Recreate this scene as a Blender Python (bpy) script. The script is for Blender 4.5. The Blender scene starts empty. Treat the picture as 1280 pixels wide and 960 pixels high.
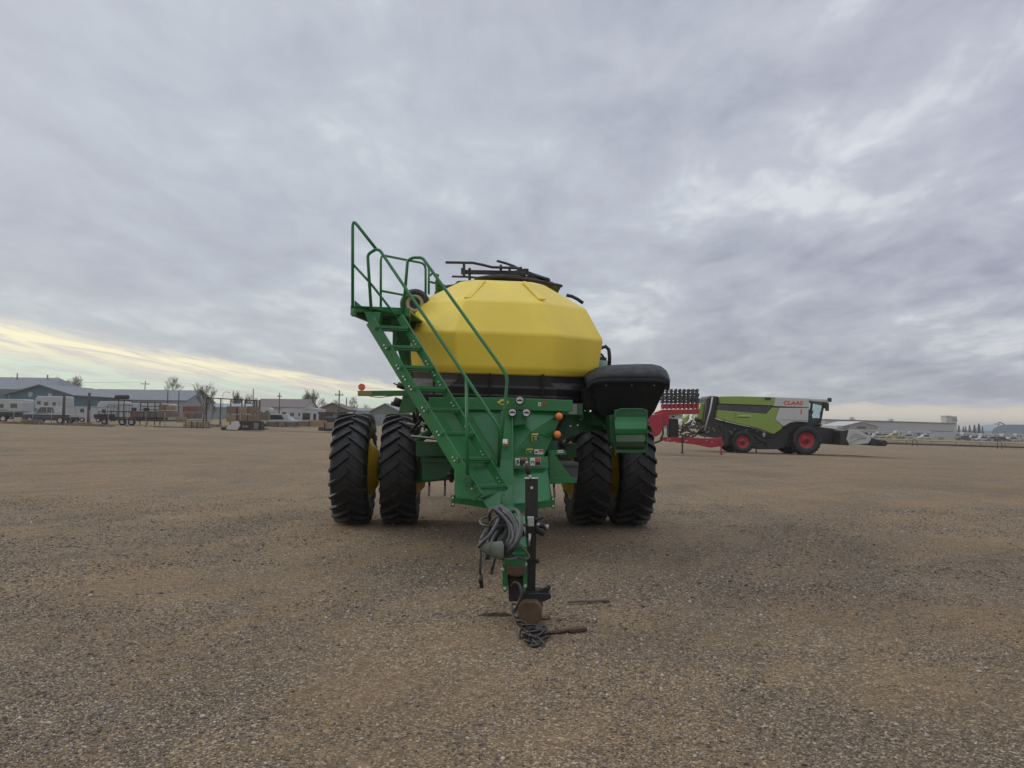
import bpy, math, random
import numpy as np
from mathutils import Vector, Matrix
random.seed(7); np.random.seed(7)
V = Vector
PI = math.pi
rad = math.radians
scn = bpy.context.scene
COL = scn.collection

# ------------------------------------------------------------------ camera
FPX = 962.0
CAMH = 1.74
PITCH = math.atan(47 / FPX)
ROLL = rad(0.8)
RC = Matrix.Rotation(PI / 2 + PITCH, 3, 'X') @ Matrix.Rotation(ROLL, 3, 'Z')
CAM = V((0, 0, CAMH))
cd = bpy.data.cameras.new('camera'); cam = bpy.data.objects.new('camera', cd); COL.objects.link(cam)
cam.matrix_world = Matrix.Translation(CAM) @ RC.to_4x4()
cd.sensor_width = 36; cd.lens = 36 * FPX / 1280; cd.clip_end = 9000; cd.clip_start = 0.1
scn.camera = cam

def P(px, py, D):
    """world point on the plane y = D seen at photo pixel px, py (used as a ruler)"""
    r = RC @ V(((px - 640) / FPX, -(py - 480) / FPX, -1))
    return CAM + r * (D / r.y)

def sstep(a, b, x):
    t = min(1, max(0, (x - a) / (b - a))); return t * t * (3 - 2 * t)

def gz(x, y):
    r = math.hypot(x, y)
    k = 0.019 * sstep(20, 80, r)
    xe = 80 * math.tanh(x / 80) if x < 0 else 250 * math.tanh(x / 250)
    return -k * xe

def gp(px, D):
    x = P(px, 527, D).x
    return V((x, D, gz(x, D)))

# ------------------------------------------------------------------ mesh builder
class MB:
    def __init__(s): s.v = []; s.f = []; s.sm = []
    def add(s, vs, fs, smooth=False):
        b = len(s.v); s.v += [tuple(v) for v in vs]
        for f in fs: s.f.append(tuple(i + b for i in f)); s.sm.append(smooth)
        return s
    def box(s, x0, x1, y0, y1, z0, z1):
        vs = [(x, y, z) for z in (z0, z1) for y in (y0, y1) for x in (x0, x1)]
        return s.add(vs, [(0, 2, 3, 1), (4, 5, 7, 6), (0, 1, 5, 4), (2, 6, 7, 3), (0, 4, 6, 2), (1, 3, 7, 5)])
    def hexa(s, lo, hi):
        """lo, hi: four points each (same winding)"""
        n = len(lo)
        fs = [tuple(range(n))[::-1], tuple(range(n, 2 * n))] + [(i, (i + 1) % n, n + (i + 1) % n, n + i) for i in range(n)]
        return s.add(list(lo) + list(hi), fs)
    def slab(s, pts, off):
        off = V(off); return s.hexa([V(p) for p in pts], [V(p) + off for p in pts])
    def prism(s, poly, y0, y1):
        return s.hexa([(x, y0, z) for x, z in poly], [(x, y1, z) for x, z in poly])
    def prismx(s, poly, x0, x1):
        return s.hexa([(x0, y, z) for y, z in poly], [(x1, y, z) for y, z in poly])
    def beam(s, a, b, w, h, up=(0, 0, 1)):
        a = V(a); b = V(b); d = (b - a).normalized(); u = V(up)
        if abs(d.dot(u)) > .98: u = V((0, 1, 0))
        sd = d.cross(u).normalized(); u = sd.cross(d).normalized()
        q = [(-w / 2, -h / 2), (w / 2, -h / 2), (w / 2, h / 2), (-w / 2, h / 2)]
        return s.hexa([a + sd * i + u * j for i, j in q], [b + sd * i + u * j for i, j in q])
    def tube(s, pts, r, n=8, closed=False, r1=None, smooth=True):
        pts = [V(p) for p in pts]; m = len(pts)
        t0 = (pts[1] - pts[0]).normalized()
        u = t0.cross(V((0, 0, 1)))
        if u.length < .05: u = t0.cross(V((0, 1, 0)))
        u.normalize(); vs = []
        for i, p in enumerate(pts):
            if closed: t = (pts[(i + 1) % m] - pts[i - 1]).normalized()
            elif i == 0: t = t0
            elif i == m - 1: t = (pts[-1] - pts[-2]).normalized()
            else:
                t = ((pts[i + 1] - p).normalized() + (p - pts[i - 1]).normalized())
                t = t.normalized() if t.length > 1e-6 else t0
            u = (u - t * u.dot(t)); u.normalize(); w = t.cross(u)
            rr = r if r1 is None else r + (r1 - r) * i / (m - 1)
            for k in range(n):
                a = 2 * PI * k / n
                vs.append(p + (u * math.cos(a) + w * math.sin(a)) * rr)
        fs = []
        for i in range(m if closed else m - 1):
            j = (i + 1) % m
            for k in range(n): fs.append((i * n + k, i * n + (k + 1) % n, j * n + (k + 1) % n, j * n + k))
        if not closed: fs += [tuple(range(n))[::-1], tuple(range((m - 1) * n, m * n))]
        return s.add(vs, fs, smooth)
    def cyl(s, a, b, r, r1=None, n=16, smooth=True):
        a = V(a); b = V(b); d = (b - a).normalized()
        u = d.orthogonal().normalized(); w = d.cross(u); r1 = r if r1 is None else r1
        vs = [p + (u * math.cos(2 * PI * k / n) + w * math.sin(2 * PI * k / n)) * q for p, q in ((a, r), (b, r1)) for k in range(n)]
        s.add(vs, [(k, (k + 1) % n, n + (k + 1) % n, n + k) for k in range(n)], smooth)
        b0 = len(s.v) - 2 * n
        s.f += [tuple(b0 + k for k in range(n))[::-1], tuple(b0 + n + k for k in range(n))]; s.sm += [False, False]
        return s
    def lathe(s, prof, n=32, axis='x', c=(0, 0, 0), smooth=True):
        """prof: list of (along, radius)"""
        vs = []; c = V(c)
        for x, r in prof:
            for k in range(n):
                a = 2 * PI * k / n; p, q = r * math.cos(a), r * math.sin(a)
                vs.append(c + (V((x, p, q)) if axis == 'x' else V((p, x, q)) if axis == 'y' else V((p, q, x))))
        m = len(prof)
        fs = [(i * n + k, (i + 1) * n + k, (i + 1) * n + (k + 1) % n, i * n + (k + 1) % n) for i in range(m - 1) for k in range(n)]
        return s.add(vs, fs, smooth)
    def sphere(s, c, r, n=10, sc=(1, 1, 1)):
        c = V(c); vs = []; m = n // 2 + 1
        for i in range(m + 1):
            t = PI * i / m
            for k in range(n):
                a = 2 * PI * k / n
                vs.append(c + V((math.sin(t) * math.cos(a) * r * sc[0], math.sin(t) * math.sin(a) * r * sc[1], math.cos(t) * r * sc[2])))
        fs = [(i * n + k, (i + 1) * n + k, (i + 1) * n + (k + 1) % n, i * n + (k + 1) % n) for i in range(m) for k in range(n)]
        return s.add(vs, fs, True)
    def rings(s, rs, smooth=False, cap=True):
        n = len(rs[0]); m = len(rs); vs = [p for r in rs for p in r]
        fs = [(i * n + k, i * n + (k + 1) % n, (i + 1) * n + (k + 1) % n, (i + 1) * n + k) for i in range(m - 1) for k in range(n)]
        if cap: fs += [tuple(range(n))[::-1], tuple(range((m - 1) * n, m * n))]
        return s.add(vs, fs, smooth)

ORG = {}
def build(name, mb, mat, parent=None, world=False, bevel=0, seg=2, fixn=True):
    """links the builder's geometry as ONE mesh object; world=True: coordinates are world ones"""
    me = bpy.data.meshes.new(name)
    off = V((0, 0, 0))
    if world and parent is not None: off = ORG[parent.name]
    vs = [tuple(V(v) - off) for v in mb.v] if off.length else mb.v
    me.from_pydata(vs, [], mb.f)
    me.polygons.foreach_set('use_smooth', mb.sm)
    if fixn:
        import bmesh
        b = bmesh.new(); b.from_mesh(me); bmesh.ops.recalc_face_normals(b, faces=b.faces); b.to_mesh(me); b.free()
    me.materials.append(mat)
    o = bpy.data.objects.new(name, me); COL.objects.link(o)
    if parent is not None:
        o.parent = parent; ORG[o.name] = ORG.get(parent.name, V((0, 0, 0)))
    if bevel:
        m = o.modifiers.new('bevel', 'BEVEL'); m.width = bevel; m.segments = seg; m.limit_method = 'ANGLE'; m.angle_limit = rad(28)
        if seg > 2:
            m.harden_normals = True
    return o

def thing(name, label, cat, loc=(0, 0, 0), rotz=0, group=None):
    o = bpy.data.objects.new(name, None); COL.objects.link(o)
    o.empty_display_size = .3
    o.location = loc; o.rotation_euler = (0, 0, rotz)
    o['label'] = label; o['category'] = cat
    if group: o['group'] = group
    ORG[o.name] = V(loc)
    return o
def tag(o, label, cat, group=None):
    o['label'] = label; o['category'] = cat
    if group: o['group'] = group
    return o
def dup(root, loc, rotz=None, label=None, group=None, scale=None):
    def cp(o, par):
        c = o.copy(); COL.objects.link(c); c.parent = par
        for ch in [x for x in list(scn.objects) if x.parent == o]: cp(ch, c)
        return c
    r = cp(root, None); r.location = loc
    if rotz is not None: r.rotation_euler = (0, 0, rotz)
    if label: r['label'] = label
    if group: r['group'] = group
    if scale is not None: r.scale = scale
    return r

# ------------------------------------------------------------------ materials
def new_mat(name):
    m = bpy.data.materials.new(name); m.use_nodes = True
    nt = m.node_tree; bs = nt.nodes['Principled BSDF']
    return m, nt, bs
def node(nt, t, **kw):
    n = nt.nodes.new(t)
    for k, v in kw.items():
        if k.startswith('i_'): n.inputs[k[2:].replace('_', ' ')].default_value = v
        else: setattr(n, k, v)
    return n
def ramp(nt, stops, fac=None):
    r = nt.nodes.new('ShaderNodeValToRGB'); e = r.color_ramp.elements
    while len(e) < len(stops): e.new(.5)
    for i, (p, c) in enumerate(stops):
        e[i].position = p; e[i].color = (*c, 1) if not isinstance(c, (int, float)) else (c, c, c, 1)
    if fac is not None: nt.links.new(fac, r.inputs['Fac'])
    return r
def mixc(nt, fac, a, b, mode='MIX'):
    m = nt.nodes.new('ShaderNodeMix'); m.data_type = 'RGBA'; m.blend_type = mode
    for s, v in ((m.inputs[0], fac), (m.inputs[6], a), (m.inputs[7], b)):
        if isinstance(v, (int, float)): s.default_value = v if s == m.inputs[0] else (v, v, v, 1)
        elif isinstance(v, tuple): s.default_value = (*v, 1) if len(v) == 3 else v
        else: nt.links.new(v, s)
    return m.outputs[2]
def math_n(nt, op, a, b=None, c=None, clamp=False):
    m = nt.nodes.new('ShaderNodeMath'); m.operation = op; m.use_clamp = clamp
    for i, v in enumerate((a, b, c)):
        if v is None: continue
        if isinstance(v, (int, float)): m.inputs[i].default_value = v
        else: nt.links.new(v, m.inputs[i])
    return m.outputs[0]
def noise_n(nt, vec, scale, detail=3, rough=.55, dist=0):
    n = node(nt, 'ShaderNodeTexNoise'); n.inputs['Scale'].default_value = scale; n.inputs['Detail'].default_value = detail
    n.inputs['Roughness'].default_value = rough; n.inputs['Distortion'].default_value = dist
    if vec is not None: nt.links.new(vec, n.inputs['Vector'])
    return n.outputs['Fac']

def surf(name, col, rough=.5, metal=0, var=.12, scale=3.0, dust=0.0, dustcol=(.24, .19, .14), bump=0.0, bscale=40, spec=.5, scratch=0, coat=0):
    """painted / plastic / metal surface with tone variation, dust and small unevenness"""
    m, nt, bs = new_mat(name)
    tc = node(nt, 'ShaderNodeTexCoord').outputs['Object']
    n1 = noise_n(nt, tc, scale, 5)
    lo = tuple(c * (1 - var) for c in col); hi = tuple(min(1, c * (1 + var)) for c in col)
    c = ramp(nt, [(.3, lo), (.7, hi)], n1).outputs[0]
    if dust:
        n2 = noise_n(nt, tc, scale * 2.3, 8, .65)
        geo = node(nt, 'ShaderNodeNewGeometry'); sp = node(nt, 'ShaderNodeSeparateXYZ'); nt.links.new(geo.outputs['Normal'], sp.inputs[0])
        up = math_n(nt, 'MULTIPLY_ADD', sp.outputs[2], .35, .35, True)
        f = math_n(nt, 'MULTIPLY', ramp(nt, [(.35, 0.15), (.75, 1.0)], n2).outputs[0], math_n(nt, 'MULTIPLY', up, dust * 1.6), clamp=True)
        c = mixc(nt, f, c, dustcol)
    if scratch:
        n3 = noise_n(nt, tc, 18, 6, .7)
        c = mixc(nt, math_n(nt, 'MULTIPLY', ramp(nt, [(.62, 0.0), (.70, 1.0)], n3).outputs[0], scratch), c, (.12, .07, .045))
    nt.links.new(c, bs.inputs['Base Color'])
    r = ramp(nt, [(.3, max(0, rough - .12)), (.7, min(1, rough + .12))], noise_n(nt, tc, scale * 4, 4)).outputs[0]
    nt.links.new(r, bs.inputs['Roughness'])
    bs.inputs['Metallic'].default_value = metal
    bs.inputs['Specular IOR Level'].default_value = spec
    if coat: bs.inputs['Coat Weight'].default_value = coat
    if bump:
        b = node(nt, 'ShaderNodeBump'); b.inputs['Strength'].default_value = bump; b.inputs['Distance'].default_value = .01
        nt.links.new(noise_n(nt, tc, bscale, 4), b.inputs['Height']); nt.links.new(b.outputs[0], bs.inputs['Normal'])
    return m

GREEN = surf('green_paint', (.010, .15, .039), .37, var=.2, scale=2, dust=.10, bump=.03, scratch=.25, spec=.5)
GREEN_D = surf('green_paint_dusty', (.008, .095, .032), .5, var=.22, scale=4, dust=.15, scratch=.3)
GREEN_P = surf('green_paint_faded', (.16, .30, .2), .5, var=.15, scale=3, dust=.25)
YEL = surf('yellow_poly', (.82, .615, .06), .40, var=.07, scale=1.2, dust=.2, dustcol=(.36, .28, .14), bump=.05, bscale=14, spec=.45)
YEL_R = surf('yellow_rim', (.62, .42, .015), .4, var=.1, scale=5, dust=.2, scratch=.2)
BLACK = surf('black_plastic', (.014, .014, .016), .5, var=.2, scale=3, dust=.14, bump=.04)
TARP = surf('black_tarp', (.013, .0145, .018), .62, var=.3, scale=2.5, dust=.04, bump=.35, bscale=6, spec=.3)
RUB = surf('tyre_rubber', (.013, .0135, .016), .58, var=.25, scale=6, dust=.09, bump=.15, bscale=30)
HOSE = surf('hose_rubber', (.036, .04, .046), .5, var=.3, scale=12, dust=.3)
HOSE_K = surf('black_hose', (.015, .015, .017), .45, var=.15, scale=12, dust=.12)
CANVAS = surf('canvas_sleeve', (.12, .15, .12), .85, var=.2, scale=10, dust=.4, bump=.4, bscale=60)
STEELK = surf('black_steel', (.011, .0105, .0105), .55, .0, var=.3, scale=8, dust=.10, scratch=.5, bump=.1)
STEEL = surf('bare_steel', (.45, .45, .46), .4, .9, var=.2, scale=10)
RUST = surf('rusty_steel', (.10, .055, .035), .8, .3, var=.35, scale=20, dust=.3, bump=.4, bscale=90)
CHAINM = surf('chain_steel', (.035, .035, .036), .45, .6, var=.3, scale=25, dust=.3)
BOLT = surf('zinc_bolt', (.6, .6, .6), .35, .8, var=.1)
AMB = surf('amber_lens', (.75, .22, .02), .18, var=.1, scale=20, coat=.5)
ORANGE = surf('orange_reflector', (.72, .14, .05), .4, var=.05)
WHITE = surf('white_paint', (.68, .68, .67), .45, var=.05, scale=2, dust=.1)
WHITE_L = surf('white_label', (.72, .71, .68), .5, var=.05)
REDL = surf('red_label', (.42, .05, .035), .5, var=.05)
BLKL = surf('black_label', (.015, .015, .015), .5, var=.05)
YELL = surf('yellow_label', (.6, .5, .05), .5, var=.05)
REDP = surf('red_implement_paint', (.33, .014, .03), .45, var=.12, scale=1.5, dust=.12)
REDR = surf('red_rim_paint', (.42, .03, .035), .45, var=.1, dust=.2)
LIME = surf('lime_paint', (.215, .32, .04), .4, var=.08, scale=.8, dust=.25, coat=.2)
LGREY = surf('light_grey_paint', (.50, .50, .48), .4, var=.05, scale=1, dust=.12)
DKM = surf('dark_machine', (.02, .02, .021), .55, var=.3, scale=3, dust=.25)
MIDM = surf('mid_grey_machine', (.16, .16, .15), .5, var=.3, scale=3, dust=.2)
GLASS = surf('tinted_glass', (.02, .03, .03), .06, var=.1, spec=.8)
ALU = surf('aluminium', (.5, .5, .5), .35, .7, var=.1)
WOOD = surf('pallet_wood', (.21, .155, .105), .85, var=.25, scale=1.2, dust=.1, bump=.3)
WOOD_Y = surf('fresh_timber', (.30, .22, .13), .8, var=.2, scale=1.5, bump=.3)
WOOD_G = surf('weathered_wood', (.17, .14, .11), .9, var=.3, scale=2, bump=.3)
WOOD_R = surf('red_crates', (.27, .11, .085), .8, var=.2, scale=1.5)
BARK = surf('bare_bark', (.11, .085, .065), .9, var=.25, scale=4)
CONIF = surf('conifer_needles', (.035, .05, .032), .9, var=.3, scale=2)
POLE = surf('pole_wood', (.07, .055, .045), .9, var=.2)
# ------------------------------------------------------------------ sky and sun
SUN_EL, SUN_AZ = rad(24), rad(-62)          # azimuth measured from +Y towards +X
w = bpy.data.worlds.new('World'); scn.world = w; w.use_nodes = True
nt = w.node_tree; bg = nt.nodes['Background']; L = nt.links
sky = nt.nodes.new('ShaderNodeTexSky'); sky.sky_type = 'NISHITA'; sky.sun_disc = False
sky.sun_elevation = SUN_EL; sky.sun_rotation = SUN_AZ; sky.dust_density = 2; sky.air_density = 1
tc = nt.nodes.new('ShaderNodeTexCoord'); sp = nt.nodes.new('ShaderNodeSeparateXYZ'); L.new(tc.outputs['Generated'], sp.inputs[0])
X, Y, Z = sp.outputs
zc = math_n(nt, 'MAXIMUM', Z, 0.0)
den = math_n(nt, 'ADD', zc, .16)
def comb(a, b, c=0.0):
    n = nt.nodes.new('ShaderNodeCombineXYZ')
    for i, v in enumerate((a, b, c)):
        if isinstance(v, (int, float)): n.inputs[i].default_value = v
        else: L.new(v, n.inputs[i])
    return n.outputs[0]
pv = comb(math_n(nt, 'DIVIDE', X, den), math_n(nt, 'DIVIDE', Y, den))
mp = node(nt, 'ShaderNodeMapping'); L.new(pv, mp.inputs[0]); mp.inputs['Rotation'].default_value = (0, 0, rad(-24)); mp.inputs['Scale'].default_value = (1.0, .62, 1)
mp.inputs['Location'].default_value = (3.1, 1.7, 0)
pm = mp.outputs[0]
na = noise_n(nt, pm, 1.1, 3, .5, .5)
nb = noise_n(nt, pm, 3.0, 9, .56, .5)
ncl = noise_n(nt, pm, 9.5, 6, .58, .4)
nn = math_n(nt, 'ADD', math_n(nt, 'MULTIPLY', na, .40), math_n(nt, 'ADD', math_n(nt, 'MULTIPLY', nb, .43), math_n(nt, 'MULTIPLY', ncl, .17)))
soft = math_n(nt, 'MULTIPLY_ADD', math_n(nt, 'ARCTAN2', X, Y), .55, .78, True)
nn = math_n(nt, 'MULTIPLY_ADD', math_n(nt, 'SUBTRACT', nn, .505), soft, .505)
deck = ramp(nt, [(.385, (.40, .428, .515)), (.46, (.485, .517, .60)), (.53, (.565, .605, .675)), (.60, (.75, .795, .835))], nn).outputs[0]
# the cloud deck is greyer low down, lilac to the right, and brighter overhead
low = ramp(nt, [(0.0, (.93, .925, .86)), (.16, (.93, .93, .92)), (.30, (1.0, 1.0, .99)), (1, (1, 1, 1))], Z).outputs[0]
deck = mixc(nt, 1.0, deck, low, 'MULTIPLY')
az = math_n(nt, 'ARCTAN2', X, Y)
azn = math_n(nt, 'MULTIPLY_ADD', az, 1 / 1.4, .5, True)
side = ramp(nt, [(0, (1.0, 1.005, 1.0)), (.55, (1, 1, 1)), (1, (.94, .915, .965))], azn).outputs[0]
deck = mixc(nt, 1.0, deck, side, 'MULTIPLY')
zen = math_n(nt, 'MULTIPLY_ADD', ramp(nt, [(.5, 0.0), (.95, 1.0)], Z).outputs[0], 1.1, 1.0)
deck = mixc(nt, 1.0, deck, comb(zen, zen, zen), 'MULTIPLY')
# open strip under the deck near the horizon, higher on the left
edge = math_n(nt, 'MULTIPLY', ramp(nt, [(0, .145 * 5), (.08, .113 * 5), (.383, .049 * 5), (.58, .030 * 5), (1, .029 * 5)], azn).outputs[0], .2)
st = comb(math_n(nt, 'MULTIPLY', az, 4.0), math_n(nt, 'MULTIPLY', math_n(nt, 'MULTIPLY_ADD', az, .16, Z), 42.0))
ns = noise_n(nt, st, 1.3, 5, .6, .6)
wob = math_n(nt, 'MULTIPLY_ADD', ns, .02, -.01)
zz = math_n(nt, 'ADD', zc, math_n(nt, 'ADD', wob, math_n(nt, 'MULTIPLY_ADD', nb, .022, -.011)))
u = math_n(nt, 'DIVIDE', zz, edge)
gapc = ramp(nt, [(0.0, (.78, .66, .47)), (.16, (.83, .74, .54)), (.30, (.62, .69, .57)), (.50, (.57, .70, .62)), (.64, (.78, .76, .60)), (.80, (.93, .86, .62)), (.92, (.92, .85, .66)), (1.0, (.6, .58, .56))], u).outputs[0]
strk = ramp(nt, [(.46, 0.0), (.62, 1.0)], noise_n(nt, st, 2.4, 6, .62, .9)).outputs[0]
gapc = mixc(nt, math_n(nt, 'MULTIPLY', strk, .8), gapc, (.56, .54, .54))
dull = ramp(nt, [(0, 0.0), (.42, 0.0), (.60, .85), (1, 1.0)], azn).outputs[0]
gapr = ramp(nt, [(0.0, (.66, .59, .48)), (.5, (.67, .615, .53)), (1.0, (.57, .54, .50))], u).outputs[0]
gapc = mixc(nt, dull, gapc, gapr)
gapc = mixc(nt, 1.0, gapc, (1.14, 1.13, 1.10), 'MULTIPLY')
msk = ramp(nt, [(.78, 0.0), (1.0, 1.0)], u); msk.color_ramp.interpolation = 'EASE'
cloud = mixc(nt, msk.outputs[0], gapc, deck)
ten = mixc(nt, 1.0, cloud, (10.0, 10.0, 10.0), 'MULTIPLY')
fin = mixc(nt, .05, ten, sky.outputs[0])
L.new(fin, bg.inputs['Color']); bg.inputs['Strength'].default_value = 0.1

sd = bpy.data.lights.new('sun', 'SUN'); so = bpy.data.objects.new('sun', sd); COL.objects.link(so)
sd.energy = 0.75; sd.angle = rad(14); sd.color = (1, .93, .82)
dv = V((math.sin(SUN_AZ) * math.cos(SUN_EL), math.cos(SUN_AZ) * math.cos(SUN_EL), math.sin(SUN_EL)))
so.rotation_euler = dv.to_track_quat('Z', 'Y').to_euler()

scn.view_settings.view_transform = 'Standard'; scn.view_settings.look = 'None'
scn.view_settings.exposure = 0; scn.view_settings.gamma = 1
scn.cycles.max_bounces = 6; scn.cycles.diffuse_bounces = 3; scn.cycles.glossy_bounces = 3
scn.cycles.transparent_max_bounces = 6; scn.cycles.volume_bounces = 0

# ------------------------------------------------------------------ ground
def ground_mat():
    m, nt, bs = new_mat('gravel'); L = nt.links
    geo = node(nt, 'ShaderNodeNewGeometry').outputs['Position']
    sp = node(nt, 'ShaderNodeSeparateXYZ'); L.new(geo, sp.inputs[0])
    dist = node(nt, 'ShaderNodeVectorMath', operation='LENGTH'); L.new(geo, dist.inputs[0]); dist = dist.outputs['Value']
    # warp so that stones are not a regular mosaic
    wn = node(nt, 'ShaderNodeTexNoise'); wn.inputs['Scale'].default_value = 25; L.new(geo, wn.inputs['Vector'])
    wv = node(nt, 'ShaderNodeVectorMath', operation='MULTIPLY_ADD'); L.new(wn.outputs['Color'], wv.inputs[0]); wv.inputs[1].default_value = (.02, .02, .0); L.new(geo, wv.inputs[2])
    vec = wv.outputs[0]
    def vor(scale, rnd=1.0, feature='F1'):
        v = node(nt, 'ShaderNodeTexVoronoi', feature=feature); v.inputs['Scale'].default_value = scale; v.inputs['Randomness'].default_value = rnd
        L.new(vec, v.inputs['Vector']); return v
    v1, v2 = vor(74), vor(31)
    c1 = node(nt, 'ShaderNodeSeparateColor'); L.new(v1.outputs['Color'], c1.inputs[0])
    c2 = node(nt, 'ShaderNodeSeparateColor'); L.new(v2.outputs['Color'], c2.inputs[0])
    pal = [(0, (.080, .062, .048)), (.25, (.135, .11, .086)), (.5, (.165, .14, .118)), (.75, (.225, .192, .158)), (.9, (.34, .30, .25)), (1, (.52, .47, .40))]
    s1 = ramp(nt, pal, c1.outputs[0]).outputs[0]; s2 = ramp(nt, pal, c2.outputs[1]).outputs[0]
    big = math_n(nt, 'LESS_THAN', v2.outputs['Distance'], math_n(nt, 'MULTIPLY', c2.outputs[2], .34))
    st = mixc(nt, big, s1, s2)
    # sandy fines between and over the stones, in large patches
    fine = mixc(nt, noise_n(nt, geo, 160, 3), (.12, .086, .056), (.24, .18, .125))
    patch = noise_n(nt, geo, .42, 6, .62, .8)
    mp = node(nt, 'ShaderNodeMapping'); L.new(geo, mp.inputs[0]); mp.inputs['Rotation'].default_value = (0, 0, rad(31)); mp.inputs['Scale'].default_value = (.09, 1.1, 1)
    def arc(cx, cy, fr, da, seed):
        d = node(nt, 'ShaderNodeVectorMath', operation='SUBTRACT'); L.new(geo, d.inputs[0]); d.inputs[1].default_value = (cx, cy, 0)
        q = node(nt, 'ShaderNodeSeparateXYZ'); L.new(d.outputs[0], q.inputs[0])
        r_ = math_n(nt, 'SQRT', math_n(nt, 'ADD', math_n(nt, 'MULTIPLY', q.outputs[0], q.outputs[0]), math_n(nt, 'MULTIPLY', q.outputs[1], q.outputs[1])))
        an = math_n(nt, 'ARCTAN2', q.outputs[1], q.outputs[0])
        c = node(nt, 'ShaderNodeCombineXYZ'); L.new(math_n(nt, 'MULTIPLY', r_, fr), c.inputs[0]); L.new(math_n(nt, 'MULTIPLY', an, da), c.inputs[1]); c.inputs[2].default_value = seed
        return noise_n(nt, c.outputs[0], 1.0, 5, .62, .5)
    track = arc(-27, 19, 1.9, 9, 2.0)
    track2 = arc(34, -14, .8, 6, 5.0)
    pf = math_n(nt, 'ADD', math_n(nt, 'MULTIPLY', patch, .5), math_n(nt, 'ADD', math_n(nt, 'MULTIPLY', track, .3), math_n(nt, 'MULTIPLY', track2, .2)))
    fmask = ramp(nt, [(.42, 0.08), (.60, .92)], pf).outputs[0]
    cell = noise_n(nt, geo, 30, 5, .7)
    fm = math_n(nt, 'MULTIPLY', fmask, ramp(nt, [(.30, 0.25), (.55, 1.0)], cell).outputs[0])
    base = mixc(nt, fm, st, fine)
    tint = ramp(nt, [(.36, (.80, .795, .79)), (.5, (1, .99, .97)), (.64, (1.16, 1.13, 1.07))], math_n(nt, 'MULTIPLY_ADD', track, .5, math_n(nt, 'MULTIPLY', track2, .5))).outputs[0]
    base = mixc(nt, 1.0, base, tint, 'MULTIPLY')
    tint2 = ramp(nt, [(.36, (.84, .85, .86)), (.52, (1, 1, 1)), (.66, (1.08, 1.06, 1.02))], noise_n(nt, geo, .16, 7, .62, 1.0)).outputs[0]
    base = mixc(nt, 1.0, base, tint2, 'MULTIPLY')
    # beyond the yard: dry grass and dirt
    fn = noise_n(nt, geo, .05, 6, .65)
    lim = math_n(nt, 'MULTIPLY_ADD', sp.outputs[0], .32, 118)     # yard reaches further to the right
    over = math_n(nt, 'ADD', math_n(nt, 'SUBTRACT', sp.outputs[1], lim), math_n(nt, 'MULTIPLY_ADD', fn, 20, -10))
    gm = math_n(nt, 'DIVIDE', over, 10, clamp=True)
    grass = ramp(nt, [(.3, (.10, .092, .058)), (.5, (.19, .165, .11)), (.7, (.15, .12, .085))], noise_n(nt, geo, .12, 8, .7)).outputs[0]
    base = mixc(nt, gm, base, grass)
    grain = ramp(nt, [(.34, (.55, .55, .56)), (.5, (1, 1, 1)), (.66, (1.55, 1.5, 1.4))], noise_n(nt, geo, 13, 8, .85)).outputs[0]
    base = mixc(nt, .8, base, grain, 'MULTIPLY')
    base = mixc(nt, 1.0, base, (1.25, 1.135, .925), 'MULTIPLY')
    L.new(base, bs.inputs['Base Color']); bs.inputs['Roughness'].default_value = .93; bs.inputs['Specular IOR Level'].default_value = .25
    h = math_n(nt, 'ADD', math_n(nt, 'MULTIPLY', v1.outputs['Distance'], -.9), math_n(nt, 'MULTIPLY', math_n(nt, 'MULTIPLY', v2.outputs['Distance'], big), -1.6))
    h = math_n(nt, 'ADD', math_n(nt, 'MULTIPLY', h, math_n(nt, 'SUBTRACT', 1.0, math_n(nt, 'MULTIPLY', fm, .8))), math_n(nt, 'MULTIPLY', noise_n(nt, geo, 9, 6, .7), 1.1))
    h = math_n(nt, 'ADD', h, math_n(nt, 'MULTIPLY', patch, 3.0))
    b = node(nt, 'ShaderNodeBump'); b.inputs['Strength'].default_value = .85; b.inputs['Distance'].default_value = .022
    L.new(h, b.inputs['Height']); L.new(b.outputs[0], bs.inputs['Normal'])
    return m
GRAVEL = ground_mat()

from mathutils import noise as mnoise
def hg(x, y):
    """small undulation of the yard near the camera"""
    r = math.hypot(x, y)
    a = mnoise.noise(V((x * .35, y * .35, 3.3))) * .022 + mnoise.noise(V((x * 1.3 + 5, y * 1.3, 1.1))) * .009
    return a * (1 - sstep(25, 45, r)) - .004
ys = list(np.arange(-6, 22, .16)) + list(np.geomspace(22, 4200, 90))
xs1 = np.concatenate([np.arange(0, 15, .2), np.geomspace(15, 3600, 60)])
xs = list(-xs1[:0:-1]) + list(xs1)
mb = MB(); nx = len(xs)
gv = [(x, y, gz(x, y) + hg(x, y)) for y in ys for x in xs]
gf = [(j * nx + i, j * nx + i + 1, (j + 1) * nx + i + 1, (j + 1) * nx + i) for j in range(len(ys) - 1) for i in range(nx - 1)]
mb.add(gv, gf, True)
g = build('ground', mb, GRAVEL, fixn=False); g['kind'] = 'structure'

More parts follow.
